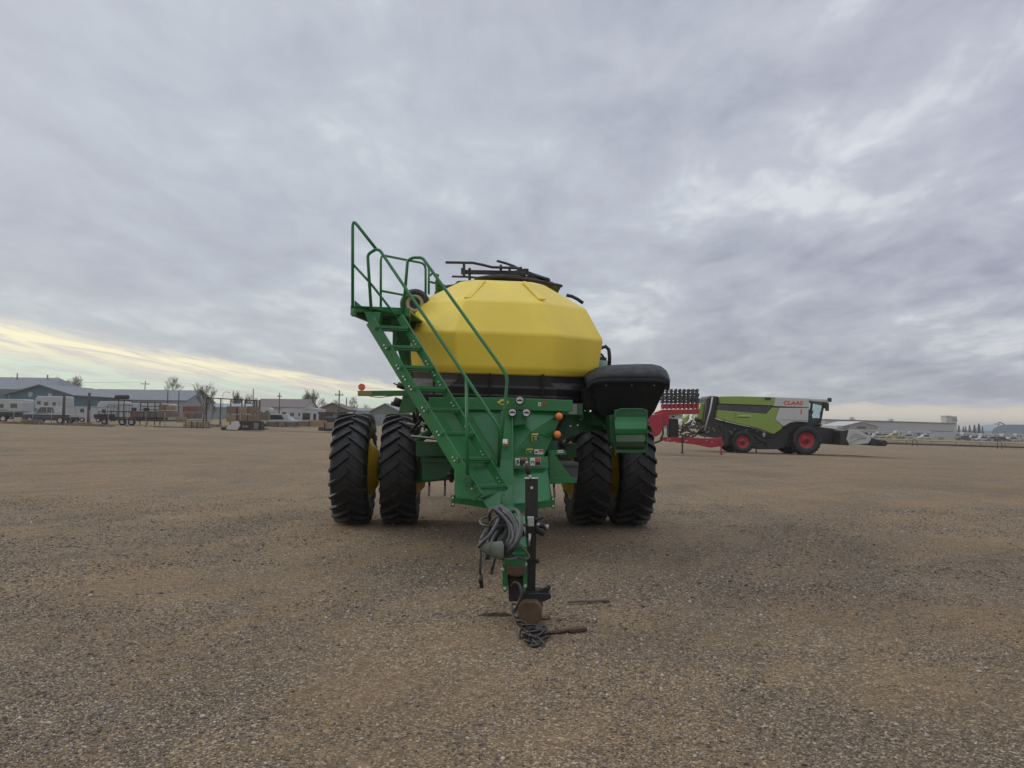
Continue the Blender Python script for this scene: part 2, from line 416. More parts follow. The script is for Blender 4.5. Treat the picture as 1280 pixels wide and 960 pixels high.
# ------------------------------------------------------------------ loose stones (uncountable)
def stones():
    N = 95000
    t = (1 + 5 ** .5) / 2
    ico = np.array([(-1, t, 0), (1, t, 0), (-1, -t, 0), (1, -t, 0), (0, -1, t), (0, 1, t), (0, -1, -t), (0, 1, -t), (t, 0, -1), (t, 0, 1), (-t, 0, -1), (-t, 0, 1)], float) / 1.9
    fc = np.array([(0, 11, 5), (0, 5, 1), (0, 1, 7), (0, 7, 10), (0, 10, 11), (1, 5, 9), (5, 11, 4), (11, 10, 2), (10, 7, 6), (7, 1, 8), (3, 9, 4), (3, 4, 2), (3, 2, 6), (3, 6, 8), (3, 8, 9), (4, 9, 5), (2, 4, 11), (6, 2, 10), (8, 6, 7), (9, 8, 1)])
    r = np.random.default_rng(3)
    px, py, ps = [], [], []
    while len(px) < N:
        y = 3.3 * (17 / 3.3) ** (r.random() ** .8); x = (r.random() * 2 - 1) * (y * .76 + .6)
        d = mnoise.noise(V((x * .55, y * .55, 9))) + .7 * mnoise.noise(V((x * 2.1, y * 2.1, 4)))
        if r.random() > .36 + .75 * d: continue
        s = .004 + .0036 * r.random() + (.011 * r.random() ** 3 if r.random() < .14 else 0)
        s *= 1 + .45 * sstep(5, 9, y)
        px.append(x); py.append(y); ps.append(s)
    px, py, ps = map(np.array, (px, py, ps))
    pz = np.array([gz(a, b) + hg(a, b) for a, b in zip(px, py)])
    sc = np.stack([ps * r.uniform(.8, 1.35, N), ps * r.uniform(.7, 1.1, N), ps * r.uniform(.4, .75, N)], 1)
    ang = r.uniform(0, 2 * PI, N)
    v = ico[None] * sc[:, None, :] * r.uniform(.78, 1.18, (N, 12, 1))
    tl = r.normal(0, .25, N)[:, None]; v[:, :, 2] += v[:, :, 0] * tl
    ca, sa = np.cos(ang)[:, None], np.sin(ang)[:, None]
    xx = v[:, :, 0] * ca - v[:, :, 1] * sa + px[:, None]; yy = v[:, :, 0] * sa + v[:, :, 1] * ca + py[:, None]
    zz = v[:, :, 2] + pz[:, None] + sc[:, 2:3] * .35
    co = np.stack([xx, yy, zz], 2).reshape(-1, 3)
    fi = (fc[None] + (np.arange(N) * 12)[:, None, None]).reshape(-1)
    me = bpy.data.meshes.new('loose_stones'); nf = N * 20
    me.vertices.add(len(co)); me.vertices.foreach_set('co', co.ravel().astype(np.float32))
    me.loops.add(nf * 3); me.loops.foreach_set('vertex_index', fi.astype(np.int32))
    me.polygons.add(nf); me.polygons.foreach_set('loop_start', np.arange(0, nf * 3, 3, dtype=np.int32))
    me.update(calc_edges=True); me.validate()
    m, nt, bs = new_mat('stone')
    gi = node(nt, 'ShaderNodeNewGeometry')
    c = ramp(nt, [(0, (.09, .07, .053)), (.25, (.16, .13, .098)), (.55, (.215, .182, .145)), (.76, (.32, .27, .215)), (.90, (.47, .41, .34)), (1, (.62, .56, .48))], gi.outputs['Random Per Island']).outputs[0]
    tcn = node(nt, 'ShaderNodeTexCoord').outputs['Object']
    c = mixc(nt, math_n(nt, 'MULTIPLY', noise_n(nt, tcn, 90, 4), .5), c, (.15, .115, .085))
    nt.links.new(c, bs.inputs['Base Color']); bs.inputs['Roughness'].default_value = .95; bs.inputs['Specular IOR Level'].default_value = .12
    me.materials.append(m)
    o = bpy.data.objects.new('loose_gravel', me); COL.objects.link(o)
    o['kind'] = 'stuff'; o['label'] = 'loose brown and grey gravel stones scattered over the yard'; o['category'] = 'gravel'
stones()
# ------------------------------------------------------------------ the seed cart in the middle
AX = V((-.285, 13.0, 0)); YAW = rad(3.6)
RU = V((math.cos(YAW), math.sin(YAW), 0)); FW = V((math.sin(YAW), -math.cos(YAW), 0))
def T(u, v, z): return AX + RU * u + FW * v + V((0, 0, z))
cart = thing('seed_cart', 'green and yellow seed cart with ladder and dual wheels, in the middle of the yard', 'seed cart', tuple(AX))
def part(name, mb, mat, parent=None, bevel=.006, seg=2, label=None):
    if name in SPLIT:
        for q in pieces(mb): o = build(name, q, mat, parent or cart, world=True, bevel=bevel, seg=seg)
        return o
    o = build(name, mb, mat, parent or cart, world=True, bevel=bevel, seg=seg)
    if label: o['label'] = label
    return o

SPLIT = {'ladder_bolt', 'frame_bolt', 'hitch_bolt', 'brace_tube', 'decal_plate', 'hydraulic_hose', 'hydraulic_line', 'air_tube', 'hose_bundle', 'hanging_plug', 'meter_hopper', 'tank_rib',
         'hose_fitting', 'rivet', 'jack_gear', 'jack_pin', 'jack_knob', 'sleeve_strap', 'side_hose', 'arm_hose', 'looped_hose', 'conveyor_mount', 'tank_lid', 'gauge_needle'}
def pieces(mb):
    par = list(range(len(mb.v)))
    def find(a):
        while par[a] != a: par[a] = par[par[a]]; a = par[a]
        return a
    for f in mb.f:
        r0 = find(f[0])
        for i in f[1:]: par[find(i)] = r0
    out = {}
    for f, sm in zip(mb.f, mb.sm):
        out.setdefault(find(f[0]), []).append((f, sm))
    res = []
    for fs in out.values():
        ix = sorted({i for f, _ in fs for i in f}); mp_ = {k: n for n, k in enumerate(ix)}
        q = MB(); q.v = [mb.v[i] for i in ix]; q.f = [tuple(mp_[i] for i in f) for f, _ in fs]; q.sm = [x for _, x in fs]; res.append(q)
    return res
# ---- wheels
def tyre_mb(Ro, Wd, rim, n, lug_h=.045, twist=.27, lw=.055):
    mb = MB(); w = Wd / 2; rb = Ro - lug_h
    prof = [(-w * .70, rim), (-w * .84, rim + .03), (-w * 1.0, rim + (rb - rim) * .42), (-w * 1.0, rim + (rb - rim) * .62), (-w * .93, rb - .045), (-w * .80, rb - .008),
            (-w * .4, rb + .004), (0, rb + .006), (w * .4, rb + .004), (w * .80, rb - .008), (w * .93, rb - .045), (w * 1.0, rim + (rb - rim) * .62), (w * 1.0, rim + (rb - rim) * .42), (w * .84, rim + .03), (w * .70, rim)]
    mb.lathe(prof, 72)
    for s in (-1, 1):
        for k in range(n):
            th0 = 2 * PI * (k + (.5 if s > 0 else 0)) / n
            rs = []
            for t, rr in ((-.07, Ro - .004), (.15, Ro), (.4, Ro), (.65, Ro - .002), (.88, Ro - .012), (1.0, Ro - .05), (1.03, Ro - .13)):
                x = s * w * t * .985; th = th0 - twist * max(0, t) ** .85
                hw = lw / 2 / Ro * (1.0 + .45 * t)
                rbot = (rb - .01) if t < .9 else rr - .035
                def pt(a, r, x=x): return V((x, -math.cos(a) * r, math.sin(a) * r))
                xb = x if t < .95 else x * .95
                ring = [pt(th - hw * 1.25, rbot, xb), pt(th - hw * .8, rr), pt(th + hw * .8, rr), pt(th + hw * 1.25, rbot, xb)]
                rs.append(ring if s > 0 else ring[::-1])
            mb.rings(rs, False)
    return mb
def rim_mb(side, rr=.47):
    """side = +1: hub dish opens towards +x"""
    mb = MB(); s = side
    mb.lathe([(x * s, r) for x, r in ((-.27, rr + .03), (-.255, rr + .03), (-.24, rr - .015), (.0, rr - .05), (.16, rr - .02), (.245, rr), (.262, rr + .035), (.275, rr + .035), (.268, rr - .005), (.28, rr - .03), (.40, rr - .17), (.405, .16), (.40, .0))], 48)
    return mb
TY = tyre_mb(.928, .59, .49, 24, .058, .25, .046)
tyme = None
WZ = .928
def wheel(u, side, rot):
    global tyme
    p = T(u, -.24, WZ - .012)
    if tyme is None: tyme = TY
    rt = Matrix.Rotation(YAW, 4, 'Z') @ Matrix.Rotation(rot, 4, 'X')
    w_ = bpy.data.objects.new('wheel', None); COL.objects.link(w_); w_.empty_display_size = .3
    w_.parent = cart; w_.location = p - AX
    ORG[w_.name] = V((0, 0, 0))
    for nm, m_, mt in (('tyre', TY, RUB), ('rim', rim_mb(side), YEL_R)):
        o = build(nm, m_, mt, None); o.parent = w_; o.matrix_local = rt
    hb = MB()
    for k in range(10):
        a = 2 * PI * k / 10; q = V((side * .402, math.cos(a) * .19, math.sin(a) * .19)); hb.cyl(q, q + V((side * .03, 0, 0)), .016, n=6, smooth=False)
    hb.cyl((side * .39, 0, 0), (side * .47, 0, 0), .1, n=20)
    o = build('hub', hb, GREEN_D, None); o.parent = w_; o.matrix_local = rt
for u, side, rot in ((-2.35, 1, .0), (-1.56, 1, .11), (1.60, -1, .05), (2.34, -1, .16)): wheel(u, side, rot)

# ---- axle, legs, rails
mb = MB()
mb.beam(T(-2.3, -.24, .95), T(2.2, -.24, .95), .22, .22)
mb.cyl(T(-2.4, -.24, .93), T(-1.1, -.24, .93), .12); mb.cyl(T(1.1, -.24, .93), T(2.3, -.24, .93), .12)
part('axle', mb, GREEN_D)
mb = MB()
for s in (-1, 1):
    mb.beam(T(s * .62, 3.1, 1.36), T(s * .62, -3.4, 1.36), .14, .28)
    mb.slab([T(s * .62, .5, 1.25), T(s * .62, .5, .8), T(s * 1.25, .35, .72), T(s * 1.25, .35, 1.15)], FW * -.7)
    mb.slab([T(s * 1.15, .4, 1.2), T(s * 1.15, .4, .95), T(s * 1.0, .4, .85), T(s * .6, .4, 1.0), T(s * .6, .4, 1.2)], FW * .02)
mb.beam(T(-1.25, .9, 1.3), T(1.25, .9, 1.3), .16, .22); mb.beam(T(-1.0, -2.6, 1.3), T(1.0, -2.6, 1.3), .16, .2)
mb.beam(T(-1.1, 2.5, 1.92), T(1.1, 2.5, 1.92), .1, .16); mb.beam(T(-1.3, .1, 1.92), T(1.3, .1, 1.92), .1, .16)
for s in (-1, 1):
    for v in (1.2, .15): mb.beam(T(s * .62, v, 1.36), T(s * 1.05, v, 1.95), .1, .12)
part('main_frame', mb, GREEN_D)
mb = MB(); mb.cyl(P(523, 550, 12.3), P(552, 529, 11.8), .065); mb.cyl(P(530, 566, 12.2), P(560, 560, 12.0), .03)
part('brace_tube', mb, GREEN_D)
mb = MB()
mb.slab([P(527, 556, 12.3), P(562, 556, 12.3), P(575, 575, 12.3), P(556, 598, 12.3), P(545, 600, 12.3), P(528, 600, 12.3)], V((0, .03, 0)))
mb.slab([P(528, 554, 12.0), P(558, 554, 12.0), P(563, 561, 12.0), P(528, 561, 12.0)], V((0, .3, 0)))
mb.beam(P(527, 575, 12.2), P(566, 575, 12.2), .1, .07)
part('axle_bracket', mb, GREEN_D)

# ---- meters and air tubes beneath the tanks
mb = MB()
for v0 in (1.5, -1.9):
    mb.rings([[T(a * .62, v0 + b * .5, z) for a, b in ((-1, -1), (1, -1), (1, 1), (-1, 1))] for z in (1.15,)] + [[T(a * 1.0, v0 + b * .85, 2.06) for a, b in ((-1, -1), (1, -1), (1, 1), (-1, 1))]])
part('meter_hopper', mb, DKM, bevel=.02)
mb = MB()
for k in range(8):
    u = -.7 + k * .2
    mb.tube([T(u, 2.2, 1.0), T(u, .5, .78), T(u, -1.5, .72), T(u * 1.3, -4.2, .7)], .04, 8)
part('air_tube', mb, HOSE_K, bevel=0)
mb = MB()
for k in range(16):
    a = random.uniform(-1.2, -.8); b = random.uniform(1.5, 2.5); z = random.uniform(1.72, 2.0)
    q = [T(a + random.uniform(-.08, .08) * i, b - .25 * i, z + random.uniform(-.10, .05) * i) for i in range(5)]
    mb.tube(q, random.choice((.014, .02, .026)), 6)
part('hydraulic_line', mb, HOSE_K, bevel=0)
mb = MB()
for k in range(9):
    a = random.uniform(-1.2, -.75); z = random.uniform(1.75, 1.98); q = T(a, 2.62, z)
    mb.cyl(q, q + V((random.uniform(-.05, .06), 0, -.05)), .011, n=6)
part('hose_fitting', mb, BOLT, bevel=0)

# ---- tanks
def octo(v0, z, a, b, c, uoff=.015, tilt=-.014, droop=-.06):
    q = [(-a + c, b), (a - c, b), (a, b - c), (a, -b + c), (a - c, -b), (-a + c, -b), (-a, -b + c), (-a, b - c)]
    return [T(x + uoff, v0 + y, z + tilt * x + droop * y / b * (1 if z > 2.3 else .3)) for x, y in q]
def tank(v0, dz=0):
    mb = MB()
    mb.rings([octo(v0, z + dz, a, b, c) for z, a, b, c in
              ((2.43, 1.37, 1.04, .74), (2.52, 1.405, 1.10, .76), (2.985, 1.475, 1.17, .80), (3.45, 1.24, .93, .70), (3.80, .62, .50, .34), (3.84, .45, .38, .2))], False)
    o = part('tank', mb, YEL, bevel=.032, seg=3)
    o.modifiers['bevel'].angle_limit = rad(9)
    for p in o.data.polygons: p.use_smooth = True
    mb = MB()
    mb.rings([octo(v0, z, a, b, c) for z, a, b, c in ((2.03, 1.22, .92, .52), (2.1, 1.27, .97, .54), (2.12, 1.26, .96, .54), (2.22, 1.30, 1.0, .57), (2.24, 1.29, .99, .57), (2.34, 1.34, 1.0, .7), (2.44, 1.35, 1.02, .72))])
    for u in (-.95, -.2, .52):
        mb.beam(T(u + .015, v0 + .97, 2.04), T(u + .02, v0 + 1.075, 2.39), .035, .03, up=(0, -1, 0))
    part('tank_base', mb, BLACK, bevel=.01)
tank(1.55); tank(-1.55, .0)
# raised moulded ribs on the front tank's shoulder
mb = MB()
for u0, u1, k_ in ((-.50, -.27, 1), (.54, .31, 1)):
    mb.slab([T(u0 - .05, 2.425, 3.425), T(u0 + .05, 2.425, 3.425), T(u1 + .035, 2.06, 3.735), T(u1 - .035, 2.06, 3.735)], V((0, -.01, .022)))
part('tank_rib', mb, YEL, bevel=.01, seg=3)
mb = MB(); mb.rings([[T(a, v, z) for a, v in ((.30, .3), (1.0, .3), (1.0, -.9), (.30, -.9))] for z in (3.4,)] + [[T(a, v, 4.0 - .1 * (a - .3)) for a, v in ((.32, .25), (.90, .25), (.90, -.85), (.32, -.85))]])
part('filling_neck', mb, YEL, bevel=.03, seg=3)

# ---- lids and bars over the tank
def pp(L_, D): return [P(x, y, D) for x, y in L_]
mb = MB()
mb.tube([P(593, 348.5, 11.3), P(610, 346, 11.35), P(626, 345, 11.4), P(645, 346, 11.5), P(662, 349.5, 11.7), P(682, 353, 12.3), P(702, 357.5, 12.7)], .028, 8)
mb.slab([P(594, 349, 11.3), P(626, 346, 11.35), P(662, 350, 11.5), P(662, 350, 11.5) + V((0, .5, .03)), P(626, 346, 11.35) + V((0, .6, .03)), P(594, 349, 11.3) + V((0, .5, .03))], V((0, 0, .02)))
mb.slab([P(655, 349.5, 12.0), P(702, 358, 12.4), P(702, 358, 12.4) + V((0, 1.2, .06)), P(655, 349.5, 12.0) + V((0, 1.2, .06))], V((0, 0, .03)))
part('tank_lid', mb, DKM, bevel=.008)
mb = MB(); r = .021
mb.tube(pp([(557, 328), (591, 328.5), (603, 331), (615, 334), (630, 334.5), (646, 335)], 11.5), r)
mb.tube(pp([(621, 326), (632, 329), (642, 332.5), (655, 339.5), (670, 345), (684, 348.5)], 12.2), r)
mb.beam(P(577, 340, 11.6), P(658, 341.5, 11.6), .05, .062)
mb.beam(P(577, 338.8, 11.9), P(655, 340.5, 11.9), .05, .03)
mb.tube(pp([(565, 345.6), (582, 346), (602, 347.5)], 11.5), .017)
for x, y0, y1, D in ((580, 329, 345, 11.5), (587, 335, 350, 11.6), (626, 331, 346, 11.55), (637, 333, 346, 11.7), (648, 336, 348, 11.8), (578, 335, 343, 11.7)):
    mb.beam(P(x, y0, D), P(x, y1, D), .04, .035)
for i in range(20):
    x = random.uniform(640, 682); y = 333 + (x - 640) * .36 + random.uniform(0, 8); D = 11.9 + (x - 640) * .012
    a = P(x, y, D); b = P(x + random.uniform(3, 11), y + random.uniform(-2, 4), D + random.uniform(-.1, .2)); mb.beam(a, b, .03, .03)
mb.beam(P(655, 340, 12.1), P(686, 350, 12.4), .05, .05); mb.beam(P(650, 345, 12.1), P(690, 354, 12.5), .05, .04)
mb.beam(P(659, 337, 12.1), P(661, 350, 12.1), .035, .035); mb.beam(P(684, 347, 12.3), P(685, 354, 12.3), .03, .03)
part('lid_bar', mb, DKM, bevel=.003)
mb = MB()
mb.slab([P(541, 372, 11.9), P(546, 358, 11.9), P(568, 355, 11.9), P(572, 351, 11.9), P(596, 350, 11.9), P(572, 364, 11.9)], V((0, .25, 0)))
mb.tube(pp([(546, 362), (545, 352), (548, 344), (541, 341), (537, 345)], 11.6), .018)
mb.beam(P(536, 352, 11.7), P(556, 357, 11.7), .03, .03); mb.cyl(P(548, 352, 11.8), P(548, 362, 11.8), .05)
part('lid_latch_arm', mb, GREEN_D, bevel=.004)
mb = MB(); mb.tube(pp([(708, 369), (715, 370.5), (722, 374), (729, 379)], 13.2), .03); part('rear_hose', mb, HOSE_K, bevel=0)

# ---- pale green filler at the rear and its hose
mb = MB()
c = P(744, 470, 13.9)
mb.lathe([(0, .34), (.12, .31), (.30, .20), (.38, .14), (.42, .0)], 20, 'z', c)
mb.lathe([(-.6, .30), (0, .34)], 20, 'z', c)
part('filler_dome', mb, GREEN_P, bevel=0)
mb = MB(); mb.tube(pp([(747, 440), (751, 435), (757, 433), (761, 437), (762, 446), (761.5, 458)], 13.5), .033); mb.tube(pp([(748, 440), (753, 444), (757, 450)], 13.6), .018)
mb.beam(P(744, 447, 13.6), P(758, 449, 13.6), .05, .05)
part('looped_hose', mb, HOSE_K, bevel=0)

# ---- front frame, fairing and tongue
DF = 9.62
mb = MB()
mb.slab([P(536, 496.5, DF), P(640, 497, DF), P(716, 500.3, DF), P(716, 513.5, DF), P(712, 514.5, DF), P(640, 513.0, DF), P(536, 512.0, DF)], V((0, .12, 0)))
part('front_crossbeam', mb, GREEN, bevel=.008)
mb = MB()
# fairing facets (left of the column: a fold running down to the right)
def fac(pts, th=.02): mb.slab([P(*q) for q in pts], V((0, th, 0)))
fac([(541, 513, 9.95), (585, 513, 9.66), (622, 573, 9.42), (622, 588, 9.36), (572, 588, 9.50), (560, 560, 9.72)])
fac([(585, 513, 9.668), (631, 513, 9.668), (631, 587, 9.40), (622, 573, 9.428)])
fac([(631, 513, 9.67), (645, 513, 9.67), (645, 590, 9.42), (631, 590, 9.42)])
fac([(641, 513, 9.66), (704, 514, 9.70), (690, 548, 9.64), (664, 540, 9.52), (641, 569, 9.40)])
fac([(641, 569, 9.41), (664, 540, 9.53), (690, 548, 9.648), (676, 579, 9.58), (641, 580, 9.45)])
mb.slab([P(704, 514, 9.70), P(676, 579, 9.58), P(676, 579, 9.58) + V((.0, .9, 0)), P(704, 514, 9.7) + V((0, .9, 0))], V((-.015, 0, 0)))
part('front_fairing', mb, GREEN, bevel=.004)
mb = MB()
fac([(569, 578, 9.50), (631, 574, 9.40), (631, 627, 9.08), (569.5, 622, 9.18)])
fac([(569.5, 622.1, 9.178), (622, 627.1, 9.05), (640, 628, 9.02), (640, 640, 9.07), (567, 629, 9.2)])
fac([(641, 585, 9.44), (684, 583, 9.48), (672, 600, 9.30), (672, 628, 9.10), (641, 630, 9.06)])
fac([(684, 583, 9.485), (688, 625, 9.25), (672, 628, 9.108), (672, 600, 9.305)])
fac([(641, 628, 9.064), (689, 624.5, 9.24), (692, 633, 9.26), (641, 641, 9.07)])
mb.slab([P(684, 583, 9.49), P(692, 632, 9.27), P(692, 632, 9.27) + V((0, .7, 0)), P(684, 583, 9.49) + V((0, .7, 0))], V((-.015, 0, 0)))
mb.slab([P(568, 580, 9.50), P(568, 628, 9.2), P(568, 628, 9.2) + V((0, .7, 0)), P(568, 580, 9.5) + V((0, .7, 0))], V((.015, 0, 0)))
mb.beam(P(566, 619, 9.25), P(566, 633, 9.25), .04, .1); mb.beam(P(691.5, 621, 9.3), P(691.5, 635, 9.3), .04, .1)
part('lower_box', mb, GREEN, bevel=.005)
mb = MB(); fac([(641, 571, 9.36), (685, 570.5, 9.42), (686, 585, 9.40), (642, 586, 9.34)], .04); fac([(572, 571.5, 9.37), (620, 571, 9.33), (620, 580, 9.32), (572, 580, 9.37)], .03)
fac([(642, 514, 9.5), (658, 514, 9.5), (659, 530, 9.46), (642, 532, 9.46)], .06)
part('decal_plate', mb, GREEN, bevel=.004)
mb = MB()
def col(px0, px1, y, D, d2): return [P(px0, y, D), P(px1, y, D), P(px1, y, D) + V((0, d2, 0)), P(px0, y, D) + V((0, d2, 0))]
mb.rings([col(626, 640, 513.5, 9.46, .2), col(625, 640, 575, 9.26, .3), col(623.5, 641, 606, 9.1, .3), col(622, 642, 640, 8.8, .35)])
mb.rings([[P(623, 632, 8.85), P(642, 632, 8.85), P(642.5, 652, 8.85), P(623, 652, 8.85)], [P(636, 646, 7.3), P(657, 646, 7.3), P(657, 668, 7.3), P(636, 668, 7.3)], [P(630, 683, 6.75), P(659, 683, 6.75), P(659, 700, 6.75), P(630, 700, 6.75)]])
part('tongue', mb, GREEN, bevel=.008)
mb = MB(); mb.beam(P(640.5, 512, 9.44), P(641.2, 636, 8.8), .012, .05); part('tongue_rib', mb, GREEN, bevel=.003)
mb = MB(); mb.tube(pp([(631, 620), (628, 616), (626, 622), (626.5, 629), (629, 630)], 8.6), .006, 6); part('pin_loop', mb, GREEN, bevel=0)
# dark plate at the back right, label plate, side brackets
mb = MB()
mb.slab([P(703, 511, 11.0), P(718, 511, 11.0), P(762, 520, 11.2), P(762, 536, 11.2), P(726, 541, 11.0), P(703, 551, 11.0), P(690, 556, 11.0)], V((0, .06, 0)))
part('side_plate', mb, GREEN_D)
mb = MB()
mb.slab([P(686, 563, 9.7), P(706, 563, 9.9), P(708, 568, 9.9), P(686, 569, 9.7)], V((0, .05, 0)))
mb.slab([P(686, 570, 9.7), P(690, 564, 9.7), P(718, 602, 9.7), P(687, 604, 9.7)], V((0, .02, 0)))
mb.slab([P(687, 597, 9.68), P(721, 597, 9.68), P(721, 604, 9.68), P(687, 605, 9.68)], V((0, .1, 0)))
part('step_bracket', mb, GREEN)
mb = MB(); mb.slab([P(694, 583, 9.8), P(694, 577, 9.8), P(719, 577, 9.8), P(723, 581, 9.8), P(722, 600, 9.8), P(712, 601, 9.8), P(697, 601, 9.8)], V((0, .28, 0)))
mb.slab([P(693, 578, 9.78), P(723.4, 578, 9.78), P(723.4, 583, 9.78), P(693, 583, 9.78)], V((0, .02, 0)))
part('tool_box', mb, surf('grey_plastic', (.05, .052, .055), .55, dust=.15), bevel=.01)
mb = MB(); mb.slab([P(710, 517.5, 10.3), P(716, 505, 10.3), P(721, 505, 10.3), P(721, 518, 10.3)], V((0, .01, 0))); part('info_plate', mb, surf('dull_aluminium', (.2, .2, .2), .5, .3), bevel=0)
mb = MB()
for x, y, D in ((713, 532.5, 10.98), (722, 531.5, 10.98), (726, 524, 10.98), (749, 526, 11.1), (566, 622, 9.18), (566, 630, 9.18), (691.5, 623.5, 9.24), (691.5, 632.5, 9.24), (658.5, 578, 6.9)):
    q = P(x, y, D); mb.cyl(q, q + V((0, -.02, 0)), .012, n=8)
part('frame_bolt', mb, BOLT, bevel=0)

# ---- decals, gauges, lamps
def decal(parts_, D, lab=None, tilt=0):
    """parts_: (material, x0, x1, y0, y1); the first is the plate, the others its printed fields"""
    root = None
    for i, (m_, x0, x1, y0, y1) in enumerate(parts_):
        mb = MB(); d = D - .004 * (1 if i == 0 else 2 if i == 1 or m_ is not BLKL else 3) - (.0015 * i)
        mb.slab([P(x0, y0, d), P(x1, y0, d), P(x1, y1, d - tilt), P(x0, y1, d - tilt)], V((0, .0015, 0)))
        if root is None: root = part('warning_label' if lab is None else lab, mb, m_, bevel=0)
        else: part('printed_field', mb, m_, root, bevel=0)
decal([(WHITE_L, 644, 659, 572.7, 582), (WHITE_L, 644.4, 649.3, 573.2, 581.6), (REDL, 649.7, 658.6, 573, 574.9), (BLKL, 649.7, 658.6, 575.3, 581.6), (BLKL, 645.6, 648.2, 575.2, 577.2), (BLKL, 646.4, 648.8, 577.2, 579.2), (BLKL, 645.2, 646.8, 579.2, 581)], 9.335)
decal([(WHITE_L, 662.6, 676, 572.2, 582), (WHITE_L, 663.1, 668.4, 572.7, 581.6), (REDL, 668.8, 675.6, 572.7, 575.5), (REDL, 668.8, 675.6, 576, 577.4), (BLKL, 668.8, 675.6, 577.6, 581.6), (BLKL, 664, 667.4, 576, 577.2), (BLKL, 664, 664.8, 577.2, 579.6), (BLKL, 666.6, 667.4, 577.2, 579.6)], 9.34)
decal([(YELL, 664.5, 673, 541.5, 551.6), (BLKL, 665.6, 673, 544, 551), (WHITE_L, 667, 671.5, 545.5, 546.3), (GREEN_P, 667.2, 671.5, 547.3, 550)], 9.5)
decal([(YELL, 658.3, 666.2, 560.7, 567.4), (BLKL, 658.9, 666, 562.6, 567), (GREEN_P, 660.5, 665, 563.6, 566)], 9.41)
decal([(WHITE_L, 668, 679, 561.8, 567.8), (REDL, 673.4, 678.7, 562.2, 564), (BLKL, 673.4, 678.7, 564.6, 565.2), (BLKL, 669, 672, 564, 566)], 9.49)
decal([(WHITE_L, 672.6, 676.3, 503.2, 507.6), (REDL, 677, 684, 503, 504.6), (REDL, 677, 684, 506, 507.3), (BLKL, 673.6, 675.4, 504.6, 506.4)], DF)
decal([(WHITE_L, 628.4, 634.2, 548.8, 554.8), (REDL, 634.4, 635.6, 548.8, 557.5), (BLKL, 629.2, 631.6, 553, 553.6), (REDL, 628.8, 633.8, 555.6, 557.4)], 9.27, tilt=.03)
decal([(WHITE_L, 697, 704, 562.4, 565.8), (BLKL, 698, 703, 563.8, 564.4)], 9.72)
# oval yellow emblem on the crossbeam
mb = MB()
mb.slab([P(x, y, DF - .004) for x, y in ((621.4, 502.6), (624.5, 500.6), (626, 498.9), (632.5, 499.0), (634, 500.8), (636.8, 502.4), (634.6, 504.2), (633.4, 506.3), (625.6, 506.2), (624, 504.4))], V((0, .002, 0)))
e_ = part('emblem', mb, YELL, bevel=0)
mb = MB(); mb.slab([P(x, y, DF - .008) for x, y in ((624.8, 503.6), (627, 501.6), (631, 501.4), (634, 500.9), (632.5, 502.9), (633.6, 504.8), (630, 503.7), (626.8, 504.9))], V((0, .002, 0))); part('emblem_figure', mb, GREEN_D, e_, bevel=0)
for x, y in ((649.6, 500.4), (640.4, 515.3), (657.9, 515.7)):
    q = P(x, y, 9.40); mb = MB(); mb.lathe([(0, .058), (-.055, .058), (-.062, .052), (-.062, .044), (-.05, .044)], 24, 'y', q + V((0, .0, 0)))
    mb.cyl(q, q + V((0, .16, 0)), .03); g_ = part('pressure_gauge', mb, STEELK, bevel=0)
    mb = MB(); mb.cyl(q + V((0, -.05, 0)), q + V((0, -.053, 0)), .045, n=24); part('gauge_face', mb, WHITE_L, g_, bevel=0)
    mb = MB(); mb.box(q.x - .033, q.x + .033, q.y - .057, q.y - .0545, q.z - .012, q.z + .003); mb.box(q.x - .014, q.x + .016, q.y - .0572, q.y - .0547, q.z - .002, q.z + .012); part('gauge_needle', mb, BLKL, g_, bevel=0)
for x, y, D in ((698.7, 520.3, 9.6), (696.6, 543, 9.56)):
    q = P(x, y, D); mb = MB(); mb.lathe([(.06, .044), (0, .050), (-.01, .048)], 24, 'y', q); mb.cyl(q + V((0, .06, 0)), q + V((-.08, .14, 0)), .02)
    l_ = part('amber_lamp', mb, STEELK, bevel=0)
    mb = MB(); mb.lathe([(-.01, .047), (-.035, .044), (-.052, .031), (-.058, .0)], 24, 'y', q); part('lens', mb, AMB, l_, bevel=0)

# ---- ladder
SL = [(463, 401, 9.5), (598, 622, 8.6)]          # near stringer
SR = [(500, 396, 9.62), (632, 613, 8.86)]        # far stringer
def lerp3(a, b, t): return tuple(a[i] + (b[i] - a[i]) * t for i in range(3))
pl0, pl1 = P(*SL[0]), P(*SL[1]); pr0, pr1 = P(*SR[0]), P(*SR[1])
lad = MB()
dn = (pl1 - pl0).normalized()
for a, b, hh in ((pl0, pl1, .15), (pr0, pr1, .10)):
    lad.beam(a, b, .03, hh)
part('ladder_stringer', lad, GREEN, bevel=.004)
for y in (410, 436.5, 463.5, 490.5, 517.5, 547, 577.5, 609.5):
    t = (y - 401) / (622 - 401) * 1.0
    a = pl0 + (pl1 - pl0) * t; tr = (a.z - pr0.z) / (pr1.z - pr0.z); b = pr0 + (pr1 - pr0) * tr
    mb = MB(); mb.beam(a, b, .17, .035); mb.beam(a + V((0, 0, -.03)) - dn.cross(V((0, 0, 1))) * 0, b + V((0, 0, -.03)), .15, .02)
    part('ladder_step', mb, GREEN, bevel=.004)
mb = MB()
for y in (478, 490.5, 517.5, 547, 577.5, 609.5, 463.5, 436.5):
    t = (y - 401) / 221
    for A_, B_ in ((pl0, pl1), (pr0, pr1)):
        for dt in (-.008, .010):
            q = A_ + (B_ - A_) * min(.985, max(0.01, t + dt)); n_ = V((.35, .6, 0)).normalized()
            mb.cyl(q - n_ * .016, q - n_ * .03, .011, n=8)
